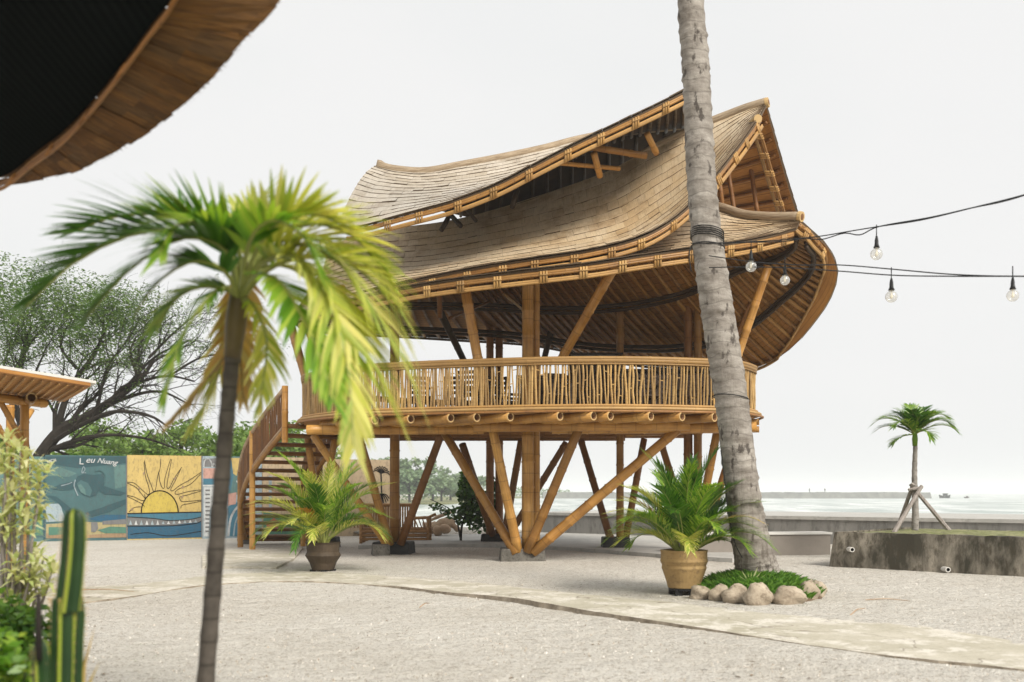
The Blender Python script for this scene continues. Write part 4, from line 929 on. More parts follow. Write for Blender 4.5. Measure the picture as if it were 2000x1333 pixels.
# small staked palm
SY = 21.3; zs = .68
sp = thing('staked_palm', 'small palm tied to three wooden stakes in the mossy planter', 'palm tree', (P(1787, 1040, SY).x, SY, zs))
xs = P(1787, 1040, SY).x
mb = MB(); tr = [Vector((xs + .01 * math.sin(z * 4), SY, zs - .02 + z)) for z in [i * .054 for i in range(36)]]
mb.tube(tr, [.075 - .0009 * i + (.005 if i % 3 == 0 else 0) for i in range(36)], 12); mb.build('trunk', M['trunk'], sp, True)
mb = MB(); zc = zs + 1.86; mb.tube([Vector((xs, SY, zc - .05)), Vector((xs, SY, zc + .1)), Vector((xs, SY, zc + .35))], [.05, .06, .03], 10); mb.build('crownshaft', M['frond_green'], sp, True)
for i, (az, el, ln, dr) in enumerate(((8, 42, 1.15, 110), (172, 45, 1.2, 115), (60, 58, .95, 90), (120, 62, .95, 80), (215, 40, 1.0, 110), (325, 45, 1.0, 105), (265, 60, .8, 90), (285, 20, .7, 120), (195, -5, .7, 60), (20, 65, .9, 80), (150, 72, .8, 60), (350, 30, 1.1, 100), (40, 70, .95, 70), (90, 78, .85, 50), (140, 55, 1.05, 100), (240, 65, .9, 85), (305, 60, .9, 90), (15, 52, 1.2, 105), (165, 30, 1.05, 95))):
    mb = MB(); frond(mb, arc(Vector((xs, SY, zc + .2)), R(az), R(el), ln * .86, R(dr)), .40, .017, 40, .10, 52, .2, .5, 0, 1, .014); mb.build('frond', [M['frond_green'] if i % 3 else M['frond_dark'], M['rachis']], sp)
mb = MB(); stt = thing('tree_stakes', 'tripod of weathered stakes bracing the small palm in the planter', 'stakes', (xs, SY, zs))
for (u, v, Y, ut, vt) in ((1745, 1042, 20.6, 1800, 950), (1752, 1046, 22.0, 1784, 945), (1856, 1046, 21.3, 1778, 946)):
    mb = MB(); a_ = P(u, v, Y); b_ = P(ut, vt, SY + (.12 if u > 1800 else -.12)); a_.z = zs - .03; mb.tube([a_, b_], [.05, .04], 7); mb.build('stake', M['greywood'], stt)
mb = MB(); mb.tube([P(1774, 957, SY - .12), P(1802, 952, SY - .12)], .03, 6); mb.build('crosspiece', M['greywood'], stt)

# tall coconut palm
TY = 14.6
ct = [(1338, -700), (1342, -300), (1349, 0), (1357, 100), (1362, 200), (1367, 300), (1374, 400), (1385, 500), (1400, 600), (1416, 700), (1431, 800), (1443, 900), (1456, 1000), (1469, 1075), (1480, 1120), (1486, 1150)]
cw = [40, 46, 50, 52, 53, 55, 57, 59, 62, 64, 63, 64, 68, 74, 84, 100]
cp = thing('coconut_palm', 'tall leaning coconut palm trunk with ringed grey bark rising from the boulder ring', 'palm tree', P(1486, 1150, TY))
pp = curve([P(u, v, TY) for u, v in ct], 260); ww = curve([Vector((x, 0, 0)) for x in cw], 260)
rnd = random.Random(3); ring = []; k_ = 0
for i in range(260):
    if k_ <= 0: k_ = rnd.randint(3, 6); bump_ = rnd.uniform(.006, .016)
    k_ -= 1; ring.append(bump_ if k_ == 0 else (bump_ * .4 if k_ == 1 else 0))
mb = MB(); mb.tube(pp, [ww[i].x / 2 / F * TY + ring[i] for i in range(260)], 28)
rnd = random.Random(5)
for q in range(len(mb.v)):
    x, y, z = mb.v[q]; c = pp[min(q // 28, 259)]; j = .006 * math.sin(z * 31 + x * 50) + rnd.uniform(-.004, .004)
    dv = Vector((x - c.x, y - c.y, 0)).normalized() * j; mb.v[q] = (x + dv.x, y + dv.y, z + .015 * math.sin(math.atan2(y - c.y, x - c.x) * 2 + z * 3))
m = MT('ringed coconut bark'); co = m.coord('Object'); n = m.noise(m.coord('Object', (1, 1, 2.5)), 2.5, 6, .7); s = m.sep(co)
wz = m.math('ADD', m.math('MULTIPLY', s[2], 5.2), m.math('MULTIPLY', m.noise(co, 1.4, 3), 1.6)); fr = m.math('FRACT', wz)
c = m.ramp(n, [(.3, (.12, .10, .082)), (.5, (.235, .21, .182)), (.72, (.38, .35, .31))])
c = m.mix(m.ramp(fr, [(0, (.75, .75, .75)), (.07, (0, 0, 0)), (.93, (0, 0, 0)), (1, (.5, .5, .5))]), c, (.11, .095, .08))
vo = m.noise(m.coord('Object', (1, 1, .55)), 6.5, 4, .6); c = m.mix(m.ramp(vo, [(.34, (.9, .9, .9)), (.41, (0, 0, 0))]), c, (.05, .04, .033))
crk = m.noise(m.coord('Object', (5, 5, .35)), 3.2, 4, .7); zf = m.ramp(m.math('MULTIPLY', s[2], .2), [(0, (1, 1, 1)), (.42, (0, 0, 0))])
c = m.mix(m.mix(1, m.ramp(crk, [(.40, (.9, .9, .9)), (.5, (0, 0, 0))]), zf, 'MULTIPLY'), c, (.075, .058, .045))
m.color(c); m.bump(m.math('ADD', m.math('ADD', n, m.math('MULTIPLY', vo, 1.0)), m.math('MULTIPLY', crk, .5)), .7, .03); M['coco'] = m.m
mb.build('trunk', M['coco'], cp, True)
mb = MB()
cc = pp[0]
for i in range(16):
    frm = arc(cc, 2 * PI * i * .382, R(75 - 3.2 * i), 3.4, R(70)); frond(mb, frm, .7, .03, 34, .12, 55, .2, .5, 0, 1, .04, seg=2)
mb.build('crown', [M['frond_green'], M['rachis']], cp)
mb = MB()
def wrap(v, turns, r, dz, amp):
    i = min(range(260), key=lambda i: abs((VH - (pp[i].z - H) * F / TY) - v)); c = pp[i]; rad = ww[i].x / 2 / F * TY + .02
    return [c + Vector((math.cos(a) * (rad + .004 * math.sin(7 * a)), math.sin(a) * (rad + .004), dz * a / (2 * PI) + amp * math.cos(a + 2.6))) for a in [2 * PI * turns * k / (24 * turns) for k in range(24 * turns + 1)]]
mb.tube(wrap(474, 5, .01, .03, .05), .008, 5); mb.tube(wrap(486, 1, .01, .0, .03), .009, 5); m2_ = MB(); m2_.tube(wrap(776, 1, .01, .005, .045), .008, 5); tag(m2_.build('wire_tie', M['black']), 'thin dark wire tied once round the coconut trunk at railing height', 'wire')
q = pp[min(range(260), key=lambda i: abs((VH - (pp[i].z - H) * F / TY) - 485))]
mb.tube(curve([P(1350, 480, TY - .3), P(1346, 500, TY - .3), P(1350, 530, TY - .28)], 8), .008, 5)
m3_ = MB(); m3_.tube(curve([P(1408, 880, TY - .2), P(1418, 960, TY - .22), P(1422, 1000, TY - .24), P(1435, 1060, TY - .28), P(1450, 1090, TY - .35)], 14), .008, 5); tag(m3_.build('loose_cable', M['black']), 'loose black cable hanging down the left side of the coconut trunk', 'cable')
tag(mb.build('cable_coil', M['black']), 'black cable coiled around the tall coconut trunk', 'cable')

# boulder ring with grass
rc = Vector((3.55, 14.45, 0))
mb = MB(); nr_, na_ = 8, 36; gg = {}
for i in range(nr_ + 1):
    for k in range(na_):
        f = i / nr_; a = 2 * PI * k / na_; z = .24 * (1 - f ** 2.4) + random.uniform(-.01, .01)
        gg[i, k] = Vector((rc.x + .92 * f * math.cos(a), rc.y + 1.08 * f * math.sin(a), z))
for i in range(nr_):
    for k in range(na_): k2 = (k + 1) % na_; mb.face([gg[i, k], gg[i + 1, k], gg[i + 1, k2], gg[i, k2]])
tag(mb.build('soil_mound', M['soil']), kind='structure')
rnd = random.Random(9)
def blades(mb, cx, cy, rx, ry, n, h, zf, w=.006, lean=.5):
    for _ in range(n):
        a = rnd.random() * 2 * PI; f = math.sqrt(rnd.random()); x, y = cx + rx * f * math.cos(a), cy + ry * f * math.sin(a); z = zf(f)
        hh_ = h * rnd.uniform(.5, 1.2); la = rnd.random() * 2 * PI; lv = Vector((math.cos(la), math.sin(la), 0)) * hh_ * lean * rnd.random(); sd_ = Vector((-math.sin(la), math.cos(la), 0)) * w
        p = Vector((x, y, z - .01)); mb.face([p - sd_, p + sd_, p + sd_ * .6 + lv * .4 + Vector((0, 0, hh_ * .6)), p + lv + Vector((0, 0, hh_ * .85))])
mb = MB(); blades(mb, rc.x, rc.y, .84, .98, 14000, .17, lambda f: .24 * (1 - f ** 2.4), .004, 1.0)
tag(mb.build('grass', M['grass']), 'bright green grass on the mound around the coconut trunk', 'grass', kind='stuff')
rocks = [(1372, 1158, 13.95, .17, .11), (1403, 1162, 13.75, .16, .12), (1434, 1168, 13.5, .2, .13), (1480, 1168, 13.2, .19, .17), (1540, 1171, 13.35, .23, .14), (1577, 1166, 13.8, .16, .15), (1345, 1160, 14.6, .17, .12), (1592, 1162, 14.3, .16, .13), (1572, 1150, 15.1, .18, .12), (1400, 1140, 15.5, .18, .12)]
rlab = ['small tan boulder nearest the ochre pot, front of the ring', 'tan boulder second from the ochre pot', 'low jagged tan boulder in the middle left of the ring', 'large smooth round boulder in front of the coconut trunk', 'wide tan boulder right of the large round one', 'upright tan boulder at the right end of the ring', 'half hidden boulder right behind the ochre pot', 'small boulder at the far right edge of the ring', 'boulder at the back right of the ring', 'boulder at the back left of the ring']
for i, (u, v, Y, rx, rz) in enumerate(rocks):
    mb = MB(); x = (u - 1000) / F * Y; mb.blob((x, Y, rz * .62), (rx, rx * .8, rz * 1.15), 30 + i, .17)
    rq = random.Random(i); mb.v = [(a_ + rq.uniform(-.012, .012), b_ + rq.uniform(-.012, .012), c_ + rq.uniform(-.01, .01)) for a_, b_, c_ in mb.v]
    tag(mb.build('boulder', M['rock'], None, True), rlab[i], 'boulder', 'boulders ringing the coconut palm')
mb = MB(); b_ = P(1466, 1122, 14.0)
for k in range(9):
    a = R(20 + 17.5 * k); l = random.uniform(.15, .3); d = Vector((math.cos(a), -.3, math.sin(a))); s_ = Vector((-.012, 0, .0))
    z0 = Vector((b_.x, b_.y, .2)); mb.face([z0 - s_, z0 + s_, z0 + d * l * .7 + s_ * .8, z0 + d * l, z0 + d * l * .7 - s_ * .8])
tag(mb.build('spiky_plant', M['cream_leaf']), 'little pale spiky rosette at the foot of the coconut trunk', 'plant')

# string lights
def string_light(lab, wires, bulbs):
    t = thing('string_light', lab, 'string light', wires[0][0])
    for wpts in wires:
        mb = MB(); mb.tube(curve(wpts, 60), .0075, 5); mb.build('cable', M['black'], t)
    for (p, r_) in bulbs:
        mb = MB(); top_ = p + Vector((0, 0, r_ * 3.1)); mb.tube([p + Vector((0, 0, r_ * 5.0)), top_], .006, 5); mb.tube([top_, p + Vector((0, 0, r_ * 2.4)), p + Vector((0, 0, r_ * 1.6)), p + Vector((0, 0, r_ * 1.1))], [r_ * .16, r_ * .3, r_ * .34, r_ * .55], 10); so_ = mb.build('socket', M['black'], t, True)
        mb = MB(); mb.lathe([(.001, -r_)] + [(r_ * math.sin(PI * k / 14), -r_ * math.cos(PI * k / 14)) for k in range(1, 13)] + [(.35 * r_, r_ * 1.12)], p, 20); b = mb.build('bulb', M['glass'], t, True)
        mb = MB(); mb.lathe([(.001, -r_ * .4), (r_ * .25, -r_ * .25), (r_ * .25, r_ * .1), (r_ * .12, r_ * .5), (r_ * .12, r_ * 1.0)], p, 10); mb.build('filament_stem', M['core'], b, True)
y_ = lambda u: 14.2 - (u - 1380) / 620 * 4.6
W = lambda l: [P(u, v, y_(u)) for u, v in l]
w1 = [W([(1350, 476), (1400, 475), (1460, 473), (1540, 468), (1600, 462), (1660, 452), (1715, 443), (1800, 430), (1900, 406), (2000, 381), (2150, 335)]), W([(1380, 476), (1460, 474), (1530, 472), (1570, 466), (1605, 468), (1648, 456), (1680, 459), (1716, 443), (1800, 428), (1840, 420), (1900, 406), (1950, 396), (2000, 382), (2150, 333)])]
bl = lambda u, v, r_: (P(u, v, y_(u)), r_ / F * y_(u))
string_light('upper string light rising from the coconut trunk to the top right', w1, [bl(1467, 521, 10.5), bl(1712, 497, 11.5)])
w2 = [W([(1385, 500), (1440, 508), (1480, 513), (1560, 518), (1640, 518), (1740, 526), (1840, 535), (1920, 539), (2000, 540), (2150, 540)]), W([(1385, 523), (1440, 522), (1533, 523), (1640, 530), (1744, 538), (1850, 540), (1975, 540), (2150, 541)])]
string_light('lower nearly level string light running right from the coconut trunk', w2, [bl(1533, 548, 9.5), bl(1741, 580, 11.5), bl(1978, 578, 11.5)])

# ------------------------------------------------------------------ bench, driftwood, bush
bn = thing('bamboo_bench', 'bamboo garden bench with slatted arms under the pavilion', 'bench', G(790, 1062))
g_ = G(790, 1062); X0, X1 = G(705, 1062).x, G(843, 1062).x; y0 = g_.y
for k in range(3): mb = MB(); mb.tube([(X0, y0, .12 + .12 * k), (X1, y0, .12 + .12 * k)], .055, 8, node=.5); mb.build('front_rail', M['benchwood'], bn, True)
mb = MB()
for k in range(8): mb.tube([(X0, y0 + .08 * k, .43), (X1, y0 + .08 * k, .43)], .035, 6, node=.5)
mb.build('seat', M['benchwood'], bn, True)
mb = MB(); mb.tube([(X0, y0 + .62, 1.12), (X1 - .55, y0 + .62, 1.12)], .05, 8, node=.5)
for k in range(22): x = X0 + (X1 - X0 - .55) * k / 21; mb.tube([(x, y0 + .6, .45), (x, y0 + .62, 1.1)], .03, 5, node=.4)
mb.build('backrest', M['benchwood'], bn, True)
for x in (X0, X1 - .1):
    for yy in (y0, y0 + .6):
        mb = MB(); mb.tube([(x, yy, 0), (x, yy, .78)], .05, 8, node=.5); mb.build('leg', M['benchwood'], bn, True)
    mb = MB(); mb.tube([(x - .45, y0 + .1, .74), (x, y0 + .1, .76), (x + .22, y0 + .1, .86)], .045, 8, node=.5)
    for k in range(4): mb.tube([(x - .42 + .12 * k, y0 + .1, .74), (x - .30 + .1 * k, y0 + .12, .45)], .02, 5)
    mb.build('armrest', M['benchwood'], bn, True)
rnd = random.Random(4)
dlab = ['thick bleached driftwood log on top of the pile behind the bench', 'long thin driftwood branch leaning over the pile', 'short stubby driftwood log at the front of the pile', 'curved driftwood branch at the right end of the pile', 'dark driftwood log at the bottom of the pile']
for i, (ua, va, ub, vb, Y, r_) in enumerate(((838, 1036, 888, 1018, 32.5, .2), (835, 1020, 885, 1000, 33, .06), (850, 1040, 880, 1036, 32, .16), (872, 1016, 898, 1038, 32.4, .09), (826, 1030, 870, 1034, 33.4, .18))):
    mb = MB(); a, b = P(ua, va, Y), P(ub, vb, Y); c = a.lerp(b, .5) + Vector((0, rnd.uniform(-.2, .2), rnd.uniform(0, .12)))
    mb.tube(curve([a, c, b], 9), [r_ * rnd.uniform(.7, 1.15) for _ in range(8)] + [r_ * .35], 9); tag(mb.build('driftwood', M['driftwood'], None, True), dlab[i], 'driftwood', 'driftwood pile behind the bench')
mb = MB(); c = P(850, 1034, 34.5); mb.blob((c.x, c.y, .1), (3.2, 1.2, .2), 3, .1); tag(mb.build('sand_berm', M['sand'], None, True), kind='structure')

def leaf_cloud(mb, lumps, n, size, rnd, mi=0, gap=.0, aspect=.55):
    tot = sum(l[1][0] * l[1][1] * l[1][2] for l in lumps)
    for c, r_ in lumps:
        c = Vector(c)
        for _ in range(int(n * r_[0] * r_[1] * r_[2] / tot) + 4):
            d = Vector((rnd.gauss(0, 1), rnd.gauss(0, 1), rnd.gauss(0, 1))).normalized() * rnd.random() ** .45
            p = c + Vector((d.x * r_[0], d.y * r_[1], d.z * r_[2]))
            a = Vector((rnd.uniform(-1, 1), rnd.uniform(-1, 1), rnd.uniform(-.6, .6))).normalized(); b = a.cross(Vector((rnd.uniform(-1, 1), rnd.uniform(-1, 1), rnd.uniform(-1, 1))))
            if b.length < .1: continue
            b.normalize(); s_ = size * rnd.uniform(.6, 1.3); b *= s_ * aspect
            mb.face([p - a * s_, p + b * .9 - a * s_ * .1, p + a * s_, p - b * .9 - a * s_ * .1], None, mi)
rnd = random.Random(12)
bt = thing('leafy_bush', 'small glossy green tree behind the pavilion columns', 'bush', G(900, 1056, .1))
g_ = G(900, 1056, .1)
mb = MB(); mb.tube(curve([g_, g_ + Vector((.05, 0, .5)), g_ + Vector((.35, 0, 1.2)), g_ + Vector((.5, 0, 1.7))], 8), [.04, .035, .035, .03, .03, .02, .02, .01], 6); mb.tube(curve([g_, g_ + Vector((-.1, 0, .5)), g_ + Vector((-.3, 0, .9)), g_ + Vector((-.9, 0, 1.2))], 8), [.03, .03, .025, .02, .02, .015, .012, .008], 6); mb.build('trunk', M['bark'], bt, True)
mb = MB(); Q = lambda u, v, dy=0: P(u, v, g_.y + dy)
leaf_cloud(mb, [(Q(912, 945), (.3, .4, .38)), (Q(925, 990), (.45, .5, .55)), (Q(900, 1005), (.4, .4, .3)), (Q(955, 985), (.35, .4, .45)), (Q(940, 1025), (.4, .4, .25)), (Q(965, 950), (.22, .3, .25)), (Q(905, 965), (.25, .3, .3))], 1500, .085, rnd, 0, 0, .7)
leaf_cloud(mb, [(Q(850, 990), (.22, .2, .12)), (Q(870, 1000), (.2, .2, .1))], 90, .07, rnd, 0, 0, .5)
mb.build('crown', M['bush_leaf'], bt)

# ------------------------------------------------------------------ mural wall
WA, WB = G(30, 1059), G(775, 1046)
WA = Vector((WA.x, WA.y, 0)); WB = Vector((WB.x, WB.y, 0)); wd_ = (WB - WA).normalized(); wn = Vector((wd_.y, -wd_.x, 0))
if wn.y > 0: wn = -wn
def wall_pt(u, v, o=.0):
    k = (u - 1000) / F; den = wd_.x - k * wd_.y; s_ = (k * WA.y - WA.x) / den; p = WA + wd_ * s_; z = H + (VH - v) / F * p.y
    p = p + wn * o; return Vector((p.x, p.y, z))
mw = thing('mural_wall', 'long boundary wall painted with a teal sea scene, a yellow sunrise and a patterned house', 'wall', WA)
def pm(name, c1, c2=None, sc_=3): c1 = tuple(x * .72 for x in c1); return plain(name, c1, tuple(x * 1.22 for x in c1), sc_, .85, .25, tuple(x * .62 + .03 for x in c1), (1, 1, .5), (.3, .7))
mt = {'teal': pm('teal paint', (.075, .155, .165)), 'teal2': pm('dark teal paint', (.045, .10, .115)), 'teal3': pm('light teal paint', (.12, .22, .21)), 'green': pm('sea green paint', (.10, .23, .17)), 'white': pm('white paint', (.62, .64, .64)), 'pale': pm('pale blue paint', (.36, .44, .48)), 'ochre': pm('ochre paint', (.42, .36, .19)), 'yellow': pm('warm yellow paint', (.62, .46, .17), (.70, .54, .22)), 'sun': pm('sun yellow paint', (.60, .46, .10)), 'blue': pm('deep blue paint', (.035, .12, .20)), 'blue2': pm('mid blue paint', (.07, .20, .28)), 'ink': pm('black ink', (.015, .013, .012)), 'pink': pm('pink paint', (.58, .34, .28)), 'rust': pm('rust paint', (.36, .25, .15)), 'grey': pm('grey paint', (.20, .20, .20)), 'cream': pm('cream paint', (.60, .46, .30)), 'red': pm('red paint', (.50, .10, .10))}
mk = list(mt); ml = [mt[k] for k in mk]; ix = {k: i for i, k in enumerate(mk)}
def wslab(mb, u0, u1, vt, m_):
    q = [wall_pt(u0, vt), wall_pt(u1, vt)]; z = (q[0].z + q[1].z) / 2
    lo = [Vector((p.x, p.y, -.05)) for p in q]; bk = [p - wn * .18 for p in lo]
    up = lambda p: Vector((p.x, p.y, z)); mb.hexa([lo[0], lo[1], bk[1], bk[0], up(lo[0]), up(lo[1]), up(bk[1]), up(bk[0])], ix[m_])
def shape(mb, pts, m_, o): mb.face([wall_pt(u, v, o) for u, v in pts], None, ix[m_])
def stroke(mb, pts, m_, w, o, closed=False, smooth=True):
    P3 = [wall_pt(u, v, o) for u, v in pts]; cv = curve(P3, max(6, len(P3) * 5)) if smooth and len(P3) > 2 else P3
    for i in range(len(cv) - 1):
        d = (cv[i + 1] - cv[i]); 
        if d.length < 1e-6: continue
        s_ = d.normalized().cross(wn) * w / 2; e = d.normalized() * w * .3
        mb.face([cv[i] - s_ - e, cv[i + 1] - s_ + e, cv[i + 1] + s_ + e, cv[i] + s_ - e], None, ix[m_])
def panel(u0, u1, vt, m_):
    mb = MB(); wslab(mb, u0, u1 - .5, vt, m_); return mb
mb = panel(-120, 88, 891, 'teal3'); shape(mb, [(40, 960), (86, 940), (86, 1050), (40, 1052)], 'teal', .004); shape(mb, [(52, 1000), (84, 985), (84, 1045), (52, 1050)], 'green', .008); stroke(mb, [(86.5, 893), (86.5, 1055)], 'teal2', .05, .012, smooth=False)
o = mb.build('mural_panel', ml, mw); o['label'] = 'plain teal end of the mural'
mb = panel(88.5, 248, 890, 'teal')
S = lambda pts, m_, o: shape(mb, pts, m_, o)
S([(90, 905), (150, 915), (247, 905), (247, 892), (90, 892)], 'teal2', .004); S([(222, 910), (246, 908), (246, 950), (225, 955)], 'teal3', .004); S([(92, 910), (120, 914), (150, 925), (135, 932), (95, 930)], 'teal3', .004)
S([(90, 1050), (90, 1024), (170, 1020), (247, 1022), (247, 1048)], 'ochre', .004); S([(90, 1052), (90, 1042), (160, 1046), (247, 1040), (247, 1050)], 'rust', .008); S([(95, 1046), (95, 1030), (130, 1030), (130, 1044)], 'green', .012); S([(190, 1036), (215, 1029), (246, 1030), (246, 1042), (205, 1042)], 'green', .012)
S([(90, 985), (118, 984), (122, 1000), (130, 1018), (90, 1020)], 'pale', .008); S([(92, 968), (110, 970), (135, 990), (150, 1006), (130, 1002), (112, 982)], 'teal2', .010); S([(165, 1002), (195, 993), (225, 982), (246, 975), (246, 985), (215, 1000), (180, 1010)], 'teal2', .010)
S([(172, 1014), (200, 1006), (246, 1006), (246, 1016), (190, 1018)], 'blue', .006); S([(200, 1018), (246, 1014), (246, 1024), (200, 1025)], 'grey', .014)
def ell(cx, cy, rx, ry, rot=0, n=22, a0=0, a1=2 * PI): return [(cx + rx * math.cos(a) * math.cos(rot) - ry * math.sin(a) * math.sin(rot), cy + rx * math.cos(a) * math.sin(rot) + ry * math.sin(a) * math.cos(rot)) for a in [a0 + (a1 - a0) * k / (n - 1) for k in range(n)]]
S([(146, 940), (152, 930), (165, 926), (182, 928), (200, 926), (206, 936), (203, 950), (194, 958), (188, 968), (176, 972), (163, 968), (152, 958)], 'teal2', .012); S([(150, 945), (158, 938), (172, 944), (180, 958), (176, 970), (164, 966), (154, 956)], 'teal', .016); S([(152, 948), (158, 946), (166, 956), (168, 968), (158, 962)], 'teal3', .020); stroke(mb, [(185, 922), (195, 920), (204, 927), (204, 942)], 'teal', .03, .018)
S([(100, 955), (118, 946), (142, 941), (148, 950), (140, 957), (118, 958)], 'teal2', .014); S([(188, 956), (205, 950), (225, 957), (246, 963), (236, 968), (205, 966)], 'teal2', .014); stroke(mb, [(120, 949), (132, 946), (140, 943)], 'pale', .03, .018); stroke(mb, [(147, 938), (145, 950), (152, 968)], 'pale', .03, .024); stroke(mb, [(160, 925), (166, 918), (163, 912), (160, 923), (168, 924)], 'pale', .02, .018)
S([(178, 1020), (190, 1020), (192, 1032), (186, 1040), (178, 1039)], 'grey', .018)
stroke(mb, [(247, 892), (247, 1050)], 'grey', .03, .022, smooth=False)
sea_panel = mb.build('mural_panel', ml, mw); sea_panel['label'] = 'teal underwater scene with a swimming sea animal'
def text(s_, u, v, size, rot, shear=0):
    cu = bpy.data.curves.new('t', 'FONT'); cu.body = s_; cu.size = size; cu.extrude = .002; cu.shear = shear; cu.offset = .002
    ob = bpy.data.objects.new('t', cu); COL.objects.link(ob); dg = bpy.context.evaluated_depsgraph_get(); me = bpy.data.meshes.new_from_object(ob.evaluated_get(dg)); bpy.data.objects.remove(ob)
    me.materials.clear(); me.materials.append(mt['white']); o = bpy.data.objects.new('lettering', me); COL.objects.link(o)
    X = wd_; Z = Vector((0, 0, 1)); Nn = X.cross(Z); mm = Matrix((X, Z, Nn)).transposed().to_4x4()
    o.matrix_world = Matrix.Translation(wall_pt(u, v, .03)) @ mm @ Matrix.Rotation(rot, 4, 'Z')
    w_ = o.matrix_world.copy(); o.parent = mw; o.matrix_parent_inverse = parent_world(mw).inverted(); o.matrix_basis = w_
text('L', 154, 907, .27, -.05); text('eu', 167, 904, .26, .0, .35); text('Nuang', 189, 904, .22, -.12, .35); text('PSTU', 93, 905, .11, .3); text('OUR', 96.5, 905, .10, .3)
stroke_mb = None
mb = panel(248.5, 395, 890, 'yellow')
S = lambda pts, m_, o: shape(mb, pts, m_, o)
S([(249, 1003), (394, 1001), (394, 1050), (249, 1053)], 'blue2', .004); S([(249, 1030), (320, 1026), (394, 1020), (394, 1050), (249, 1053)], 'blue', .008)
sun = ell(312, 1002, 36, 43, 0, 30, PI, 2 * PI); S(sun, 'sun', .006); stroke(mb, sun, 'ink', .035, .012)
stroke(mb, [(249, 1003.5), (320, 1002), (394, 1000.5)], 'ink', .035, .012)
stroke(mb, [(249, 1010), (300, 1013), (330, 1017), (370, 1015), (394, 1010)], 'ink', .025, .014); stroke(mb, [(249, 1028), (290, 1028), (340, 1027), (380, 1023), (394, 1018)], 'ink', .025, .014); stroke(mb, [(255, 1044), (290, 1041), (330, 1047), (394, 1038)], 'ink', .022, .014)
S([(250, 1011), (300, 1014), (340, 1018), (394, 1011), (394, 1019), (340, 1026), (250, 1027)], 'grey', .011)
for k in range(13):
    u = 255 + k * 10.6; h_ = 4.5 if k < 6 else 3; v = 1020 + (1 if k < 8 else -.5 * (k - 8)); S([(u - 3, v + h_), (u, v - h_), (u + 3, v + h_)], 'white' if k % 2 else 'pale', .015)
rays = [[(249, 942), (262, 944), (275, 955), (288, 966), (292, 962), (290, 950), (284, 930), (281, 903)], [(282, 900), (287, 925), (296, 950), (300, 960), (304, 955), (308, 930), (311, 920)], [(310, 922), (312, 940), (317, 953), (321, 952), (322, 935), (333, 897)], [(335, 898), (328, 935), (326, 952), (331, 953), (340, 935), (355, 913)], [(353, 916), (343, 938), (334, 955), (337, 959), (352, 948), (370, 938), (394, 922)], [(392, 926), (372, 946), (350, 955), (342, 962), (346, 966), (370, 960), (394, 957)], [(394, 959), (370, 966), (352, 971), (352, 976), (356, 980), (375, 979), (394, 977)], [(394, 979), (370, 984), (356, 987), (353, 993)], [(249, 968), (262, 971), (277, 978), (284, 975), (282, 966)], [(249, 970), (265, 978), (278, 985), (282, 990)], [(252, 1000), (262, 992), (278, 990)], [(249, 944), (265, 952), (274, 962), (284, 975)], [(314, 897), (313, 912), (311, 922)]]
for r_ in rays: stroke(mb, r_, 'ink', .017, .012)
for u, v in ((281, 925), (342, 935), (357, 952), (356, 971), (258, 995), (272, 954)): S(ell(u, v, 2.2, 3.2, .4, 8), 'rust', .016)
stroke(mb, [(394.2, 892), (394.2, 1050)], 'grey', .04, .018, smooth=False)
o = mb.build('mural_panel', ml, mw); o['label'] = 'yellow sunrise over blue waves'
mb = panel(395.5, 512, 892, 'pale'); S = lambda pts, m_, o: shape(mb, pts, m_, o)
S([(397, 915), (440, 915), (440, 935), (397, 935)], 'pink', .004); S([(397, 935), (440, 935), (440, 947), (397, 947)], 'blue2', .004); S([(397, 897), (425, 895), (425, 912), (397, 912)], 'grey', .004)
stroke(mb, [(398, 912), (400, 900), (408, 897), (413, 905), (414, 912), (418, 906), (423, 912)], 'white', .04, .01); stroke(mb, [(397, 949), (440, 949)], 'white', .05, .012, smooth=False)
S([(398, 952), (440, 952), (440, 1048), (398, 1048)], 'white', .004)
for k in range(11): stroke(mb, [(402, 958 + k * 8), (409, 958 + k * 8)], 'grey', .05, .010, smooth=False)
stroke(mb, [(410, 1046), (412, 1000), (420, 985), (430, 975)], 'pale', .06, .012); S([(408, 1047), (409, 1010), (416, 994), (432, 985), (440, 985), (440, 1047)], 'green', .008)
S([(440, 892), (476, 892), (480, 960), (440, 975)], 'teal3', .006); S([(450, 895), (470, 895), (462, 930), (455, 925)], 'yellow', .010); S([(444, 895), (452, 900), (456, 930), (450, 960), (444, 950)], 'blue2', .012); S(ell(485, 918, 15, 24, .1), 'pale', .012); S(ell(486, 918, 11, 20, .1), 'blue2', .016); S([(445, 965), (462, 962), (460, 985), (445, 988)], 'pink', .016); S([(445, 990), (475, 975), (470, 1048), (445, 1048)], 'blue2', .010); S([(470, 985), (488, 970), (488, 1048), (468, 1048)], 'pink', .014)
stroke(mb, [(446, 1046), (450, 1015), (460, 995), (476, 980)], 'white', .07, .018); stroke(mb, [(456, 1046), (460, 1020), (468, 1005), (484, 992)], 'pale', .05, .022); stroke(mb, [(462, 940), (470, 952), (466, 966), (474, 960)], 'white', .04, .02)
o = mb.build('mural_panel', ml, mw); o['label'] = 'patterned house front in pale blue, pink and teal'
mb = panel(512.5, 640, 894, 'cream'); S = lambda pts, m_, o: shape(mb, pts, m_, o)
S([(514, 1000), (560, 1010), (638, 1005), (638, 1048), (514, 1049)], 'green', .004); S([(520, 1022), (535, 1012), (550, 1024), (540, 1034), (522, 1034)], 'red', .010); S([(525, 930), (531, 930), (531, 1000), (525, 1000)], 'pale', .008); stroke(mb, [(514, 950), (560, 960), (638, 940)], 'pink', .1, .008)
o = mb.build('mural_panel', ml, mw); o['label'] = 'cream panel with red and green shapes behind the stairs'
mb = panel(640.5, 775, 898, 'cream')
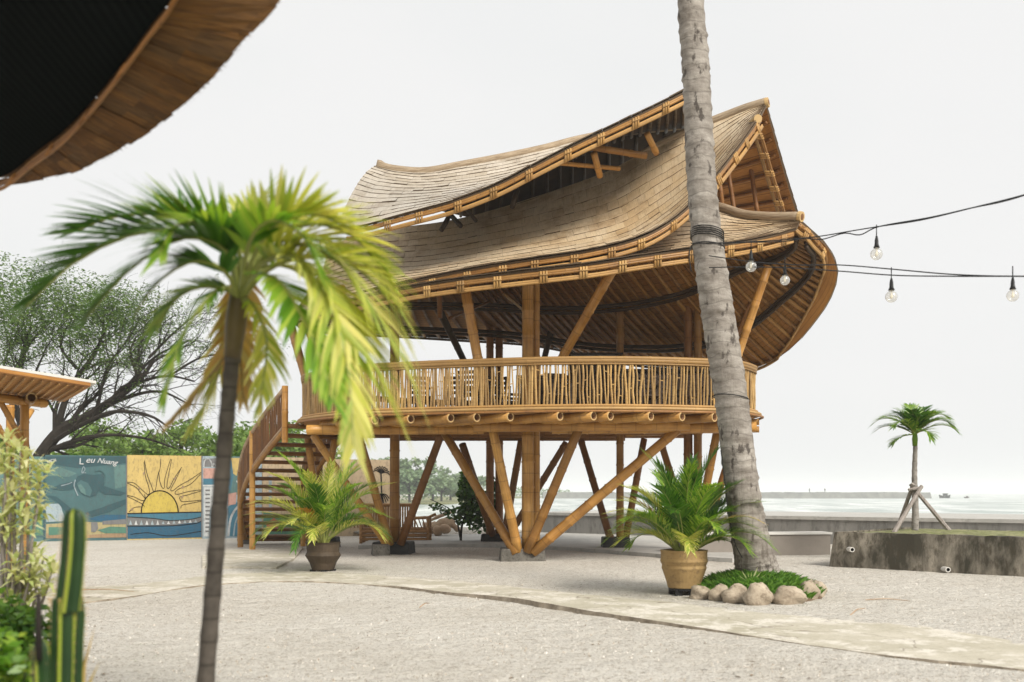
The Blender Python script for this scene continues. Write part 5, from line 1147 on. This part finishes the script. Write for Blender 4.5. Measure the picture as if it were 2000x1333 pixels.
stroke(mb, [(747, 1040), (746, 980), (744, 925)], 'ink', .05, .008)
for a in range(9):
    for vy in (925, 965):
        t_ = R(200 + 20 * a) if vy == 925 else R(20 + 17 * a); l = 17; stroke(mb, [(744, vy), (744 + l * .6 * math.cos(t_), vy + l * .6 * math.sin(t_) - 2), (744 + l * math.cos(t_), vy + l * math.sin(t_) + 3)], 'ink', .035, .008 + a * .0005)
o = mb.build('mural_panel', ml, mw); o['label'] = 'cream panel with a dark drawn palm'

# ------------------------------------------------------------------ bare spreading tree
rnd = random.Random(31)
bt = thing('spreading_tree', 'wide spreading tree with dark bare branches and thin feathery green foliage behind the mural wall', 'tree', (P(60, 962, 40).x, 40, 0))
tw = MB(); lv = MB(); TP = 40
def grow(p, d, r_, ln, lvl):
    pts = [p.copy()]; q = p.copy(); dd = d.copy(); nseg = 4 if lvl < 3 else 3
    for k in range(nseg):
        dd = (dd + Vector((rnd.gauss(0, .16), rnd.gauss(0, .14), rnd.gauss(0, .14) + (.05 if lvl < 4 else -.05)))).normalized(); q = q + dd * ln / nseg; pts.append(q.copy())
    tw.tube(pts, [r_ * (1 - .45 * k / nseg) for k in range(nseg + 1)], 5 if lvl < 3 else (4 if lvl < 4 else 3), cap=False)
    if lvl >= 5:
        px = 1000 + q.x / q.y * F; py = VH - (q.z - H) * F / q.y
        dens = 1.0 if px < 60 else .8 if px < 260 else .35
        if py > 720: dens *= .25
        if rnd.random() < dens:
            for _ in range(22):
                c = pts[rnd.randint(0, nseg)] + Vector((rnd.gauss(0, .16), rnd.gauss(0, .16), rnd.gauss(0, .12))); a = Vector((rnd.uniform(-1, 1), rnd.uniform(-1, 1), rnd.uniform(-.5, .5))).normalized(); b = a.orthogonal().normalized() * .018; a *= .065
                lv.face([c - a, c + b, c + a, c - b])
        return
    nb = 3 if lvl < 4 else 4
    for k in range(nb):
        f = (k + 1) / nb; j = min(nseg, max(1, round(f * nseg))); ax = Vector((rnd.gauss(0, 1), rnd.gauss(0, .8), rnd.gauss(0, .8))); ax = (ax - dd * ax.dot(dd)).normalized()
        spread = rnd.uniform(.45, 1.0) if k < nb - 1 else rnd.uniform(.1, .4)
        grow(pts[j], (dd + ax * spread).normalized(), r_ * (.5 if k < nb - 1 else .6), ln * rnd.uniform(.62, .82), lvl + 1)
def limb(pix, r0, r1, kids, ln, lvl=2):
    cv = curve([P(u, v, Y) for u, v, Y in pix], 22); tw.tube(cv, [r0 + (r1 - r0) * i / 21 for i in range(22)], 8, cap=False)
    for k in range(kids):
        i = int(4 + 17 * k / (kids - 1)); T = (cv[min(i + 1, 21)] - cv[i - 1]).normalized(); ax = Vector((rnd.gauss(0, 1), rnd.gauss(0, .8), rnd.uniform(-.5, 1.3))); ax = (ax - T * ax.dot(T)).normalized()
        grow(cv[i], (T + ax * rnd.uniform(.4, 1.0)).normalized(), max(.03, r0 + (r1 - r0) * i / 21) * .55, ln * rnd.uniform(.75, 1.1), lvl)
limb([(40, 960, 40), (80, 890, 40), (120, 840, 40), (170, 815, 39.8), (230, 775, 39.5), (270, 745, 39.5), (300, 705, 39.5)], .32, .07, 8, 1.5)
limb([(230, 775, 39.5), (280, 745, 39.2), (330, 735, 39), (380, 745, 38.8)], .08, .03, 7, 1.3, 3)
limb([(150, 720, 40.3), (120, 680, 40.5), (130, 640, 40.6)], .08, .03, 6, 1.4, 3)
limb([(270, 740, 39.5), (255, 690, 39.5), (265, 660, 39.8)], .07, .03, 6, 1.3, 3)
limb([(290, 700, 39.5), (340, 650, 39.5), (400, 600, 39.8)], .06, .025, 7, 1.3, 3)
limb([(330, 735, 39), (390, 700, 39), (450, 690, 39)], .05, .025, 6, 1.2, 3)
limb([(230, 775, 39.5), (300, 700, 40), (370, 665, 40.2)], .07, .03, 7, 1.3, 3)
limb([(190, 800, 39.6), (210, 720, 39.8), (260, 650, 40)], .07, .03, 7, 1.4, 3)
limb([(110, 850, 40), (125, 790, 40), (150, 740, 40.3), (185, 690, 40.5), (205, 645, 40.5)], .16, .05, 7, 1.5)
limb([(100, 865, 40), (150, 835, 39.2), (220, 805, 38.8), (290, 812, 38.5), (330, 835, 38.3)], .12, .03, 6, 1.3, 3)
limb([(95, 880, 40), (150, 860, 39.4), (210, 850, 39), (280, 856, 38.7), (340, 875, 38.5)], .10, .03, 5, 1.1, 3)
limb([(60, 930, 40), (40, 820, 40.4), (36, 740, 40.6), (45, 690, 41), (60, 640, 41)], .2, .06, 7, 1.6)
limb([(50, 850, 40.3), (10, 760, 40.8), (-30, 690, 41), (-40, 640, 41)], .14, .05, 5, 1.6)
limb([(170, 815, 39.8), (240, 780, 40.4), (310, 765, 40.8), (370, 790, 41)], .10, .03, 6, 1.3, 3)
tw.build('trunk', M['bark'], bt)
for _ in range(14000):
    u, v = rnd.gauss(30, 75), rnd.gauss(600, 52)
    if rnd.random() < .45: u, v = rnd.gauss(200, 65), rnd.gauss(620, 36)
    if v < 490 + max(0, u) * .22: continue
    c = P(u, v, 40.6 + rnd.gauss(0, .9)); a = Vector((rnd.uniform(-1, 1), rnd.uniform(-1, 1), rnd.uniform(-.5, .5))).normalized(); b = a.orthogonal().normalized() * .028; a *= .085
    lv.face([c - a, c + b, c + a, c - b])
lv.build('crown', M['tree_leaf'], bt)

# trees and bushes behind the wall
rnd = random.Random(77)
def bg_tree(name, u, Y, vtop, wd, lab, cat='tree', mat='hedge_leaf', n=1500, size=.16, zb=0, group='greenery behind the mural wall', trunk=True):
    x = (u - 1000) / F * Y; zt = H + (VH - vtop) / F * Y; t = thing(name, lab, cat, (x, Y, zb), group)
    lumps = []; hgt = zt - zb
    for k in range(11):
        a = rnd.random() * 2 * PI; f = rnd.random() ** .6; zz = rnd.uniform(.35 if trunk else .12, .84); rr_ = wd * rnd.uniform(.2, .34)
        lumps.append((Vector((x + wd * .62 * f * math.cos(a) * (1.1 - abs(zz - .55)), Y + wd * .5 * f * math.sin(a), zb + hgt * zz)), (rr_, rr_ * .9, min(rr_ * .75, hgt * .16 + .15))))
    if trunk:
        mb = MB(); tk = max(.08, wd * .05); mb.tube(curve([Vector((x, Y, zb - .1)), Vector((x + rnd.uniform(-.2, .2), Y, zb + hgt * .35)), Vector((x, Y, zb + hgt * .7))], 8), [tk * (1 - .09 * i) for i in range(8)], 7, cap=False)
        for c, r_ in lumps[:6]: mb.tube([Vector((x, Y, zb + hgt * .35)), c], [tk * .5, tk * .15], 5, cap=False)
        mb.build('trunk', M['bark'], t)
    mb = MB(); leaf_cloud(mb, lumps, n, size, rnd); mb.build('crown', M[mat], t)
    return t
hz = [(100, 52, 838, 3.6), (165, 56, 815, 4.0), (235, 60, 800, 4.2), (300, 50, 835, 3.4), (352, 60, 802, 4.2), (415, 48, 838, 3.2), (470, 52, 825, 3.0), (525, 55, 792, 3.6), (20, 54, 820, 4.0), (575, 60, 822, 3.6), (-60, 50, 810, 4)]
hl = ['low round green tree just right of the spreading tree trunk', 'green tree behind the lettered panel of the wall', 'tall green tree behind the join of teal and yellow panels', 'low green tree above the painted sun', 'green tree left of the near palm trunk', 'low green tree seen right beside the near palm trunk', 'green bushy tree above the patterned house panel', 'wispy tall green tree just left of the staircase', 'green tree behind the little kiosk', 'green tree behind the staircase', 'green tree at the left edge of the photo']
for (u, Y, vt, wd), lab in zip(hz, hl): bg_tree('leafy_tree', u, Y, vt, wd, lab, n=2600)
for i, u in enumerate((130, 200, 270, 340, 410, 475)):
    bg_tree('green_shrub', u, 37 + (i % 2), 872 - 6 * (i % 2), 1.9, ['dense low shrub behind the teal panel, left half', 'dense low shrub behind the teal panel, right half', 'dense low shrub behind the left half of the yellow panel', 'dense low shrub behind the right half of the yellow panel', 'dense low shrub just left of the near palm trunk', 'dense low shrub above the patterned house panel'][i], 'shrub', 'shrub_leaf', 1400, .1, 0, 'shrubs behind the mural wall', False)
mb = MB()
for i in range(40):
    u0 = -200 + i * 19; a = P(u0, 962, 62); 
    leaf_cloud(mb, [(Vector((a.x, 62 + rnd.uniform(-1, 1), rnd.uniform(1, 3.4))), (1.2, 1, 1.4))], 150, .22, rnd)
tag(mb.build('woodland', M['hedge_leaf']), 'dense green woodland reading as one mass far behind the wall', 'woodland', kind='stuff')
# far shore
mb = MB(); mb.prism([(P(-400, 962, 260).x, 250), (P(880, 962, 210).x, 205), (P(1000, 962, 420).x, 400), (P(1110, 962, 560).x, 560), (-300, 700)], -2, -.7); tag(mb.build('far_shore', M['moss']), kind='structure')
fs = [(765, 215, 882, 8.0), (815, 215, 886, 6.5), (720, 210, 890, 7), (845, 240, 920, 7.0), (880, 250, 912, 6.5), (915, 270, 922, 7), (800, 200, 915, 6), (862, 225, 930, 5.5), (760, 200, 915, 6), (905, 240, 935, 5)]
fl_ = ['tall dark green tree on the far shore beside the left column', 'tall dark green tree on the far shore right of the left column', 'far shore tree seen left of the column', 'mid height far shore tree behind the slanting strut', 'rounded far shore tree left of the bush', 'far shore tree right above the bush', 'low far shore tree above the white boat', 'low far shore tree left of the bush', 'low far shore tree beside the column', 'low far shore tree behind the bush']
for (u, Y, vt, wd), lab in zip(fs, fl_): bg_tree('shore_tree', u, Y, vt, wd, lab, mat='far_leaf', n=1100, size=.55, zb=-.4, group='trees on the far shore')
mb = MB()
for i in range(30):
    u0 = 700 + i * 14; Y = 262 + max(0, i - 12) * 14; h_ = 2.4 + (3 if u0 < 960 else 1.4) * rnd.random()
    a = P(u0, 962, Y); leaf_cloud(mb, [(Vector((a.x, Y, h_ * .5)), (3.2, 2, h_ * .62))], 90, .55, rnd)
tag(mb.build('shore_woodland', M['far_leaf']), 'low hazy green woodland along the far shore', 'woodland', kind='stuff')

# ------------------------------------------------------------------ small kiosk at left
kk = thing('bamboo_kiosk', 'small bamboo kiosk with a flat pale roof at the left edge', 'kiosk', (P(48, 1100, 15.3).x, 15.3, 0))
zk = 3.0
def K(u, v): return G(u, v, zk) if v > VH else P(u, v, (zk - H) * F / (VH - v))
n0, n1, f1 = K(0, 728), K(177, 755), K(126, 785); dirn = (n1 - n0).normalized(); n0 = n1 - dirn * 6; f0 = f1 - dirn * 6
mb = MB(); t_ = Vector((0, 0, .05)); mb.hexa([n0, n1, f1, f0, n0 + t_, n1 + t_, f1 + t_, f0 + t_]); kr = mb.build('roof', [M['mat']], kk)
mb = MB(); t2 = Vector((0, 0, .053)); t3 = Vector((0, 0, .09)); e = dirn * .12; mb.hexa([n0 + t2, n1 + t2 + e, f1 + t2 + e, f0 + t2, n0 + t3, n1 + t3 + e, f1 + t3 + e, f0 + t3]); mb.build('roof_sheet', M['concrete_light'], kr)
sv = (f1 - n1).normalized()
for k in range(14):
    a = n1 - dirn * (.15 + k * .16); mb = MB(); mb.tube([a + sv * .04 + Vector((0, 0, -.03)), a + (f1 - n1) * .97 + Vector((0, 0, -.03))], .016, 6); mb.build('roof_batten', M['bamboo_pale'], kr, True)
for u, Y in ((48, 15.3), (20, 16.2), (-75, 14.6)):
    x = (u - 1000) / F * Y; mb = MB(); mb.tube([(x, Y, 0), (x, Y, zk - .08)], .066, 10, node=.5); mb.build('post', M['bamboo'], kk, True)
    for s_ in (-1, 1):
        mb = MB(); mb.tube([(x, Y - .02, zk - .75), (x + .5 * s_ * dirn.x, Y + .5 * s_ * dirn.y - .02, zk - .12)], .045, 8, node=.5); 
        if not (s_ == 1 and u == 48): mb.build('brace', M['bamboo'], kk, True)
a = K(68, 768); mb = MB(); mb.tube([a + Vector((0, -.1, -.08)), a + sv * 1.6 + Vector((0, 0, -.08))], .08, 12, hollow=(1, 2)); mb.build('beam', [M['bamboo'], M['rim'], M['bore']], kk, True)
mb = MB(); a = Vector(((48 - 1000) / F * 15.3, 15.2, zk - .1)); mb.tube([a - dirn * 5.5, a + dirn * .5], .07, 10, node=.5); mb.build('beam', M['bamboo'], kk, True)

# ------------------------------------------------------------------ near eave at the top left
ne = thing('thatched_eave', 'dark underside and brown shaggy edge of a near thatched roof at the top left', 'roof', P(200, 100, 5))
oc = [(-260, 300, 6.8), (-80, 352, 6.7), (10, 361, 6.4), (130, 341, 6.1), (215, 305, 5.8), (290, 258, 5.6), (350, 213, 5.4), (410, 160, 5.25), (465, 95, 5.1), (550, 0, 5.0), (640, -130, 4.9), (700, -260, 4.9)]
ic = [(-260, 310, 6.7), (-90, 345, 6.6), (0, 353, 6.35), (75, 300, 6.0), (130, 258, 5.7), (180, 205, 5.5), (225, 150, 5.3), (265, 98, 5.15), (300, 50, 5.05), (345, -10, 4.9), (400, -130, 4.8), (440, -260, 4.8)]
OC = [P(*q) for q in oc]; IC = [P(*q) for q in ic]
mb = MB(); NSEG = 46; rnd = random.Random(8); NB = 5
for lay in range(2):
    for i in range(NSEG):
        a0, a1 = i / NSEG, (i + 1) / NSEG; off_ = Vector((0, 0, .05 * lay))
        if rnd.random() < .5 and lay == 0: a1 = min(1, a1 + .004)
        i0, i1, o0, o1 = cr(IC, a0), cr(IC, a1), cr(OC, a0), cr(OC, a1); k = 1 + rnd.uniform(-.02, .02); j = Vector((0, 0, rnd.uniform(-.006, .006))); o0 = o0.lerp(o1, -.12); i0 = i0.lerp(i1, -.12)
        ps = [i0, i0.lerp(o0, .5), i0.lerp(o0, k), i1.lerp(o1, k), i1.lerp(o1, .5), i1]
        ps = [q + off_ + j for q in ps]
        mb.face([ps[0], ps[1], ps[4], ps[5]], [(0, a0 * 6), (.3, a0 * 6), (.3, a1 * 6), (0, a1 * 6)]); mb.face([ps[1], ps[2], ps[3], ps[4]], [(.3, a0 * 6), (.7, a0 * 6), (.7, a1 * 6), (.3, a1 * 6)])
        for q in range(5):
            c = o0.lerp(o1, rnd.random()) + off_; dv = (o0 - i0).normalized(); s_ = (o1 - o0).normalized() * .006; l = rnd.uniform(.005, .02)
            mb.face([c - s_ - dv * .05, c + s_ - dv * .05, c + dv * l])
mb.build('thatch_edge', M['near_thatch'], ne)
rail_pair(ne, [cr(IC, i / 50) for i in range(51)], Vector((0, 0, -.02)), Vector((-.03, 0, -.05)), .011, .5, 'fascia', .35, 'bamboo_brown', 'bamboo_brown')
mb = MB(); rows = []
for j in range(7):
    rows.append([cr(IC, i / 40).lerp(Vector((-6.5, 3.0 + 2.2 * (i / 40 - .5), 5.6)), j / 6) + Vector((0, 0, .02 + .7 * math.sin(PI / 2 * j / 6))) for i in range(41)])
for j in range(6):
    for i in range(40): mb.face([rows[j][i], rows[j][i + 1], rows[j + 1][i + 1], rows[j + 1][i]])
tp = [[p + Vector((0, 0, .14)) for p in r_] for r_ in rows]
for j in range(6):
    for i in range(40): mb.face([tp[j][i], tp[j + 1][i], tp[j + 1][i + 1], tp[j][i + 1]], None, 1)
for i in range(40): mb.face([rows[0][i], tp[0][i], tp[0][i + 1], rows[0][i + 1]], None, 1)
mb.build('roof_lining', [M['shade_lining'], M['shingle_grey']], ne)
mb = MB()
for (p_, q_) in ((Vector((-4.6, 4.2, 0)), Vector((-4.6, 4.2, 5.0))), (Vector((-4.4, 1.6, 0)), Vector((-4.4, 1.6, 5.2)))): mb.tube([p_, q_], .1, 10, node=.5)
mb.build('post', M['bamboo'], ne, True)

# ------------------------------------------------------------------ foreground plants, left
ca = thing('column_cactus', 'tall ribbed column cactus with a yellow-green rib, out of focus at lower left', 'cactus', (P(120, 1691, 4).x, 4, 0))
rnd0 = random.Random(44)
def cactus_stem(mb, path, r_, ribs=5, rot=.3):
    cv = curve(path, 34); n = ribs * 10; base_ = len(mb.v)
    for i, p in enumerate(cv):
        f = i / 33; rr = r_ * (1 - .12 * f) * (math.sqrt(max(0.0, 1 - ((f - .86) / .14) ** 2)) if f > .86 else 1); rr = max(rr, .002)
        for k in range(n):
            a = 2 * PI * k / n + rot; w_ = .6 + .4 * abs(math.cos(a * ribs / 2 - rot * ribs / 2)) ** 2.2 + .012 * math.sin(p.z * 40); mb.v.append((p.x + math.cos(a) * rr * w_ * 1.15, p.y + math.sin(a) * rr * w_ * 1.15, p.z))
    for rb in range(ribs):
        for i in range(1, 32):
            p = cv[i]; a = 2 * PI * rb / ribs + rot; rr = r_ * (1 - .12 * i / 33) * 1.17; c = Vector((p.x + math.cos(a) * rr, p.y + math.sin(a) * rr, p.z))
            for q in range(4):
                sp_ = Vector((math.cos(a + rnd0.uniform(-.9, .9)), math.sin(a + rnd0.uniform(-.9, .9)), rnd0.uniform(-.6, .6))) * rnd0.uniform(.008, .016); t0_ = Vector((0, 0, .0012)); mb.face([c - t0_, c + t0_, c + sp_], None, 2)
    for i in range(33):
        for k in range(n):
            k2 = (k + 1) % n; am = 2 * PI * (k + .5) / n; top_ = abs(math.cos(am * ribs / 2)) > .95
            mb.f.append((base_ + i * n + k, base_ + i * n + k2, base_ + (i + 1) * n + k2, base_ + (i + 1) * n + k)); mb.uv.append([(0, 0)] * 4); mb.mi.append(1 if top_ else 0)
for path, r_, rot in (([(118, 1700), (119, 1400), (122, 1200), (122, 1165)], .040, -1.35), ([(130, 1195), (138, 1130), (144, 1060), (145, 993)], .044, -1.4), ([(142, 1700), (140, 1500), (142, 1300), (150, 1150)], .037, -1.2), ([(98, 1700), (92, 1500), (84, 1350), (80, 1245)], .04, -1.7)):
    mb = MB(); cactus_stem(mb, [P(u, v, 4.0 + (.05 if rot == -1.2 else 0)) for u, v in path], r_, 4, rot); mb.build('stem', [M['cactus'], M['cactus_rib'], M['rim']], ca, True)
mb = MB(); mb.tube([P(76, 1290, 3.95), P(76, 1200, 3.95), P(75, 1160, 3.95)], [.014, .012, .011], 7); tag(mb.build('dead_stalk', M['bark'], None, True), 'dark dead stalk standing left of the column cactus', 'stalk')

rnd = random.Random(17)
vp = thing('variegated_plant', 'tall cream variegated dracaena-like plant at the left edge', 'plant', (P(30, 1200, 8).x, 8.0, 0))
stm = MB(); lf_ = MB()
def rosette(mb, c, n, l, w_, dr=.8):
    for k in range(n):
        a = 2 * PI * k * .382 + rnd.random() * .4; el = R(rnd.uniform(-15, 70)); d = Vector((math.cos(a) * math.cos(el), math.sin(a) * math.cos(el), math.sin(el))); s_ = d.cross(Vector((0, 0, 1)))
        if s_.length < .1: continue
        s_ = s_.normalized() * w_; l_ = l * rnd.uniform(.7, 1.1); p1 = c + d * l_ * .5; p2 = c + d * l_ + Vector((0, 0, -l_ * .35 * dr))
        mb.face([c - s_ * .5, c + s_ * .5, p1 + s_, p1 - s_]); mb.face([p1 - s_, p1 + s_, p2])
heads = [(22, 860), (40, 880), (62, 905), (20, 915), (8, 890), (50, 940), (30, 960), (5, 960), (70, 985), (15, 1000), (45, 1010), (30, 1050), (8, 1050), (60, 1075), (85, 1090), (100, 1120), (75, 1130), (50, 1140), (25, 1100), (10, 1140), (35, 1170), (60, 1100), (80, 925), (0, 1010)]
for i, (u, v) in enumerate(heads):
    Y = 8.0 + rnd.uniform(-.35, .35); c = P(u, v, Y); ub = 25 + (u - 30) * .25; b = Vector(((ub - 1000) / F * 8, 8, 0))
    stm.tube(curve([b, b.lerp(c, .4) + Vector((rnd.uniform(-.05, .05), 0, .1)), b.lerp(c, .8), c], 8), [.02, .018, .016, .014, .012, .01, .008, .006], 6, cap=False)
    for q in range(3): rosette(lf_, c - Vector((rnd.uniform(-.05, .05), rnd.uniform(-.05, .05), .07 * q)), 12, .19, .018)
stm.build('stem', M['greywood'], vp, True); lf_.build('foliage', M['cream_leaf'], vp)
def shrub(lab, cu, cv_, Y, lumps, mat, n, size, asp=.5):
    c0_ = P(cu, cv_, Y); t = thing('garden_shrub', lab, 'shrub', (c0_.x, Y, 0), 'shrubs at lower left')
    mb = MB(); ls = [(P(u, v, Y + dy), (r_, r_, r_ * .8)) for u, v, dy, r_ in lumps]
    for c, r_ in ls:
        for _ in range(3): mb.tube([Vector((c0_.x + rnd.uniform(-.05, .05), Y, 0)), c + Vector((rnd.uniform(-.1, .1), 0, 0))], [.01, .004], 5, cap=False)
    mb.build('stem', M['bark'], t); mb = MB(); leaf_cloud(mb, ls, n, size, rnd, 0, 0, asp); mb.build('foliage', M[mat], t)
shrub('bright green leafy shrub low at the left, behind the cactus', 40, 1260, 6.6, [(20, 1215, 0, .22), (70, 1225, .1, .2), (-30, 1220, 0, .3), (50, 1270, 0, .25), (100, 1260, .1, .16), (0, 1300, 0, .3)], 'shrub_leaf', 1500, .045)
shrub('yellow-green leafy shrub at the bottom left corner', 10, 1320, 4.6, [(0, 1265, 0, .13), (35, 1300, 0, .14), (-40, 1320, 0, .2), (10, 1360, 0, .22), (40, 1400, 0, .2)], 'frond_green', 900, .04)
mb = MB()
for k, (u0, v0, u1, v1) in enumerate(((160, 1420, 185, 1225), (165, 1420, 205, 1333), (150, 1420, 176, 1260), (168, 1420, 196, 1290), (130, 1420, 60, 1300), (172, 1420, 150, 1250))):
    a, b = P(u0, v0, 4.3), P(u1, v1, 4.3); mid = a.lerp(b, .55) + Vector((-.02, 0, .03)); s_ = Vector((.007, 0, 0)); a.z = max(a.z, 0)
    mb.face([a - s_, a + s_, mid + s_, mid - s_]); mb.face([mid - s_, mid + s_, b])
tag(mb.build('dry_grass_tuft', M['frond_dry']), 'tuft of dry yellow blades right of the column cactus', 'grass tuft')

# ------------------------------------------------------------------ small things on the sand
rnd = random.Random(50)
mb = MB()
for _ in range(5200):
    u, v = rnd.uniform(-50, 2050), 1115 + 260 * rnd.random() ** 1.3; p = G(u, v); r_ = rnd.uniform(.004, .012) * (1 + .4 * (rnd.random() < .08))
    b = len(mb.v); mb.v += [(p.x - r_, p.y - r_ * .6, .002), (p.x + r_ * 1.1, p.y - r_ * .4, .002), (p.x + r_ * .2, p.y + r_ * .8, .002), (p.x + rnd.uniform(-.3, .3) * r_, p.y, .012 + r_ * .9)]
    for f in ((0, 1, 3), (1, 2, 3), (2, 0, 3)): mb.f.append(tuple(b + q for q in f)); mb.uv.append([(0, 0)] * 3); mb.mi.append(0)
m = MT('coral pebbles'); m.color(m.ramp(m.island(), [(0, (.18, .15, .12)), (.5, (.42, .36, .29)), (.85, (.66, .62, .56)), (1, (.72, .69, .64))])); m.rough(.9)
tag(mb.build('pebbles', m.m), 'fine coral rubble scattered over the sand', 'pebbles', kind='stuff')
mb = MB()
for _ in range(170):
    u, v = rnd.uniform(0, 2000), rnd.uniform(1075, 1330); p = G(u, v); a = rnd.random() * 6.3; l = rnd.uniform(.015, .05); d = Vector((math.cos(a), math.sin(a), 0)) * l; e = Vector((-math.sin(a), math.cos(a), 0)) * l * rnd.uniform(.12, .4); h0 = Vector((0, 0, .016)); z = Vector((0, 0, rnd.uniform(.016, .024)))
    if 1110 < v < 1260: continue
    mb.face([p - d + h0, p + e + z, p + d + h0, p - e + z])
m = MT('dead leaf litter'); m.color(m.ramp(m.island(), [(0, (.10, .065, .04)), (.5, (.25, .17, .09)), (1, (.13, .10, .08))])); tag(mb.build('leaf_litter', m.m), 'sparse dead leaves and bits littering the sand', 'litter', kind='stuff')
tw_ = [((1690, 1174), (1778, 1176), 'long thin fallen twig lying right of the boulders'), ((1660, 1205), (1690, 1190), 'short bent twig below the fallen long twig'), ((820, 1196), (838, 1188), 'tiny twig leaning on the path edge'), ((150, 1161), (262, 1164), 'thin stick lying on the path at the left')]
for (a, b, lab) in tw_:
    mb = MB(); p, q = G(*a), G(*b); p.z = q.z = .012 if 'path' not in lab else .06; mid = p.lerp(q, .5) + Vector((0, .04, .02)); mb.tube(curve([p, mid, q], 8), [.009, .009, .008, .008, .007, .006, .005, .003], 5); tag(mb.build('fallen_twig', M['driftwood']), lab, 'twig', 'twigs on the sand')
mb = MB(); p = G(292, 1288)
for (u, v, n_) in ((292, 1288, 160), (270, 1262, 60), (1560, 1182, 60), (1430, 1188, 60)):
    p = G(u, v); blades(mb, p.x, p.y, .16, .2, n_, .03, lambda f: 0, .003, .9)
tag(mb.build('grass_sprouts', M['grass']), 'sparse green sprouts pushing through the sand', 'grass', kind='stuff')
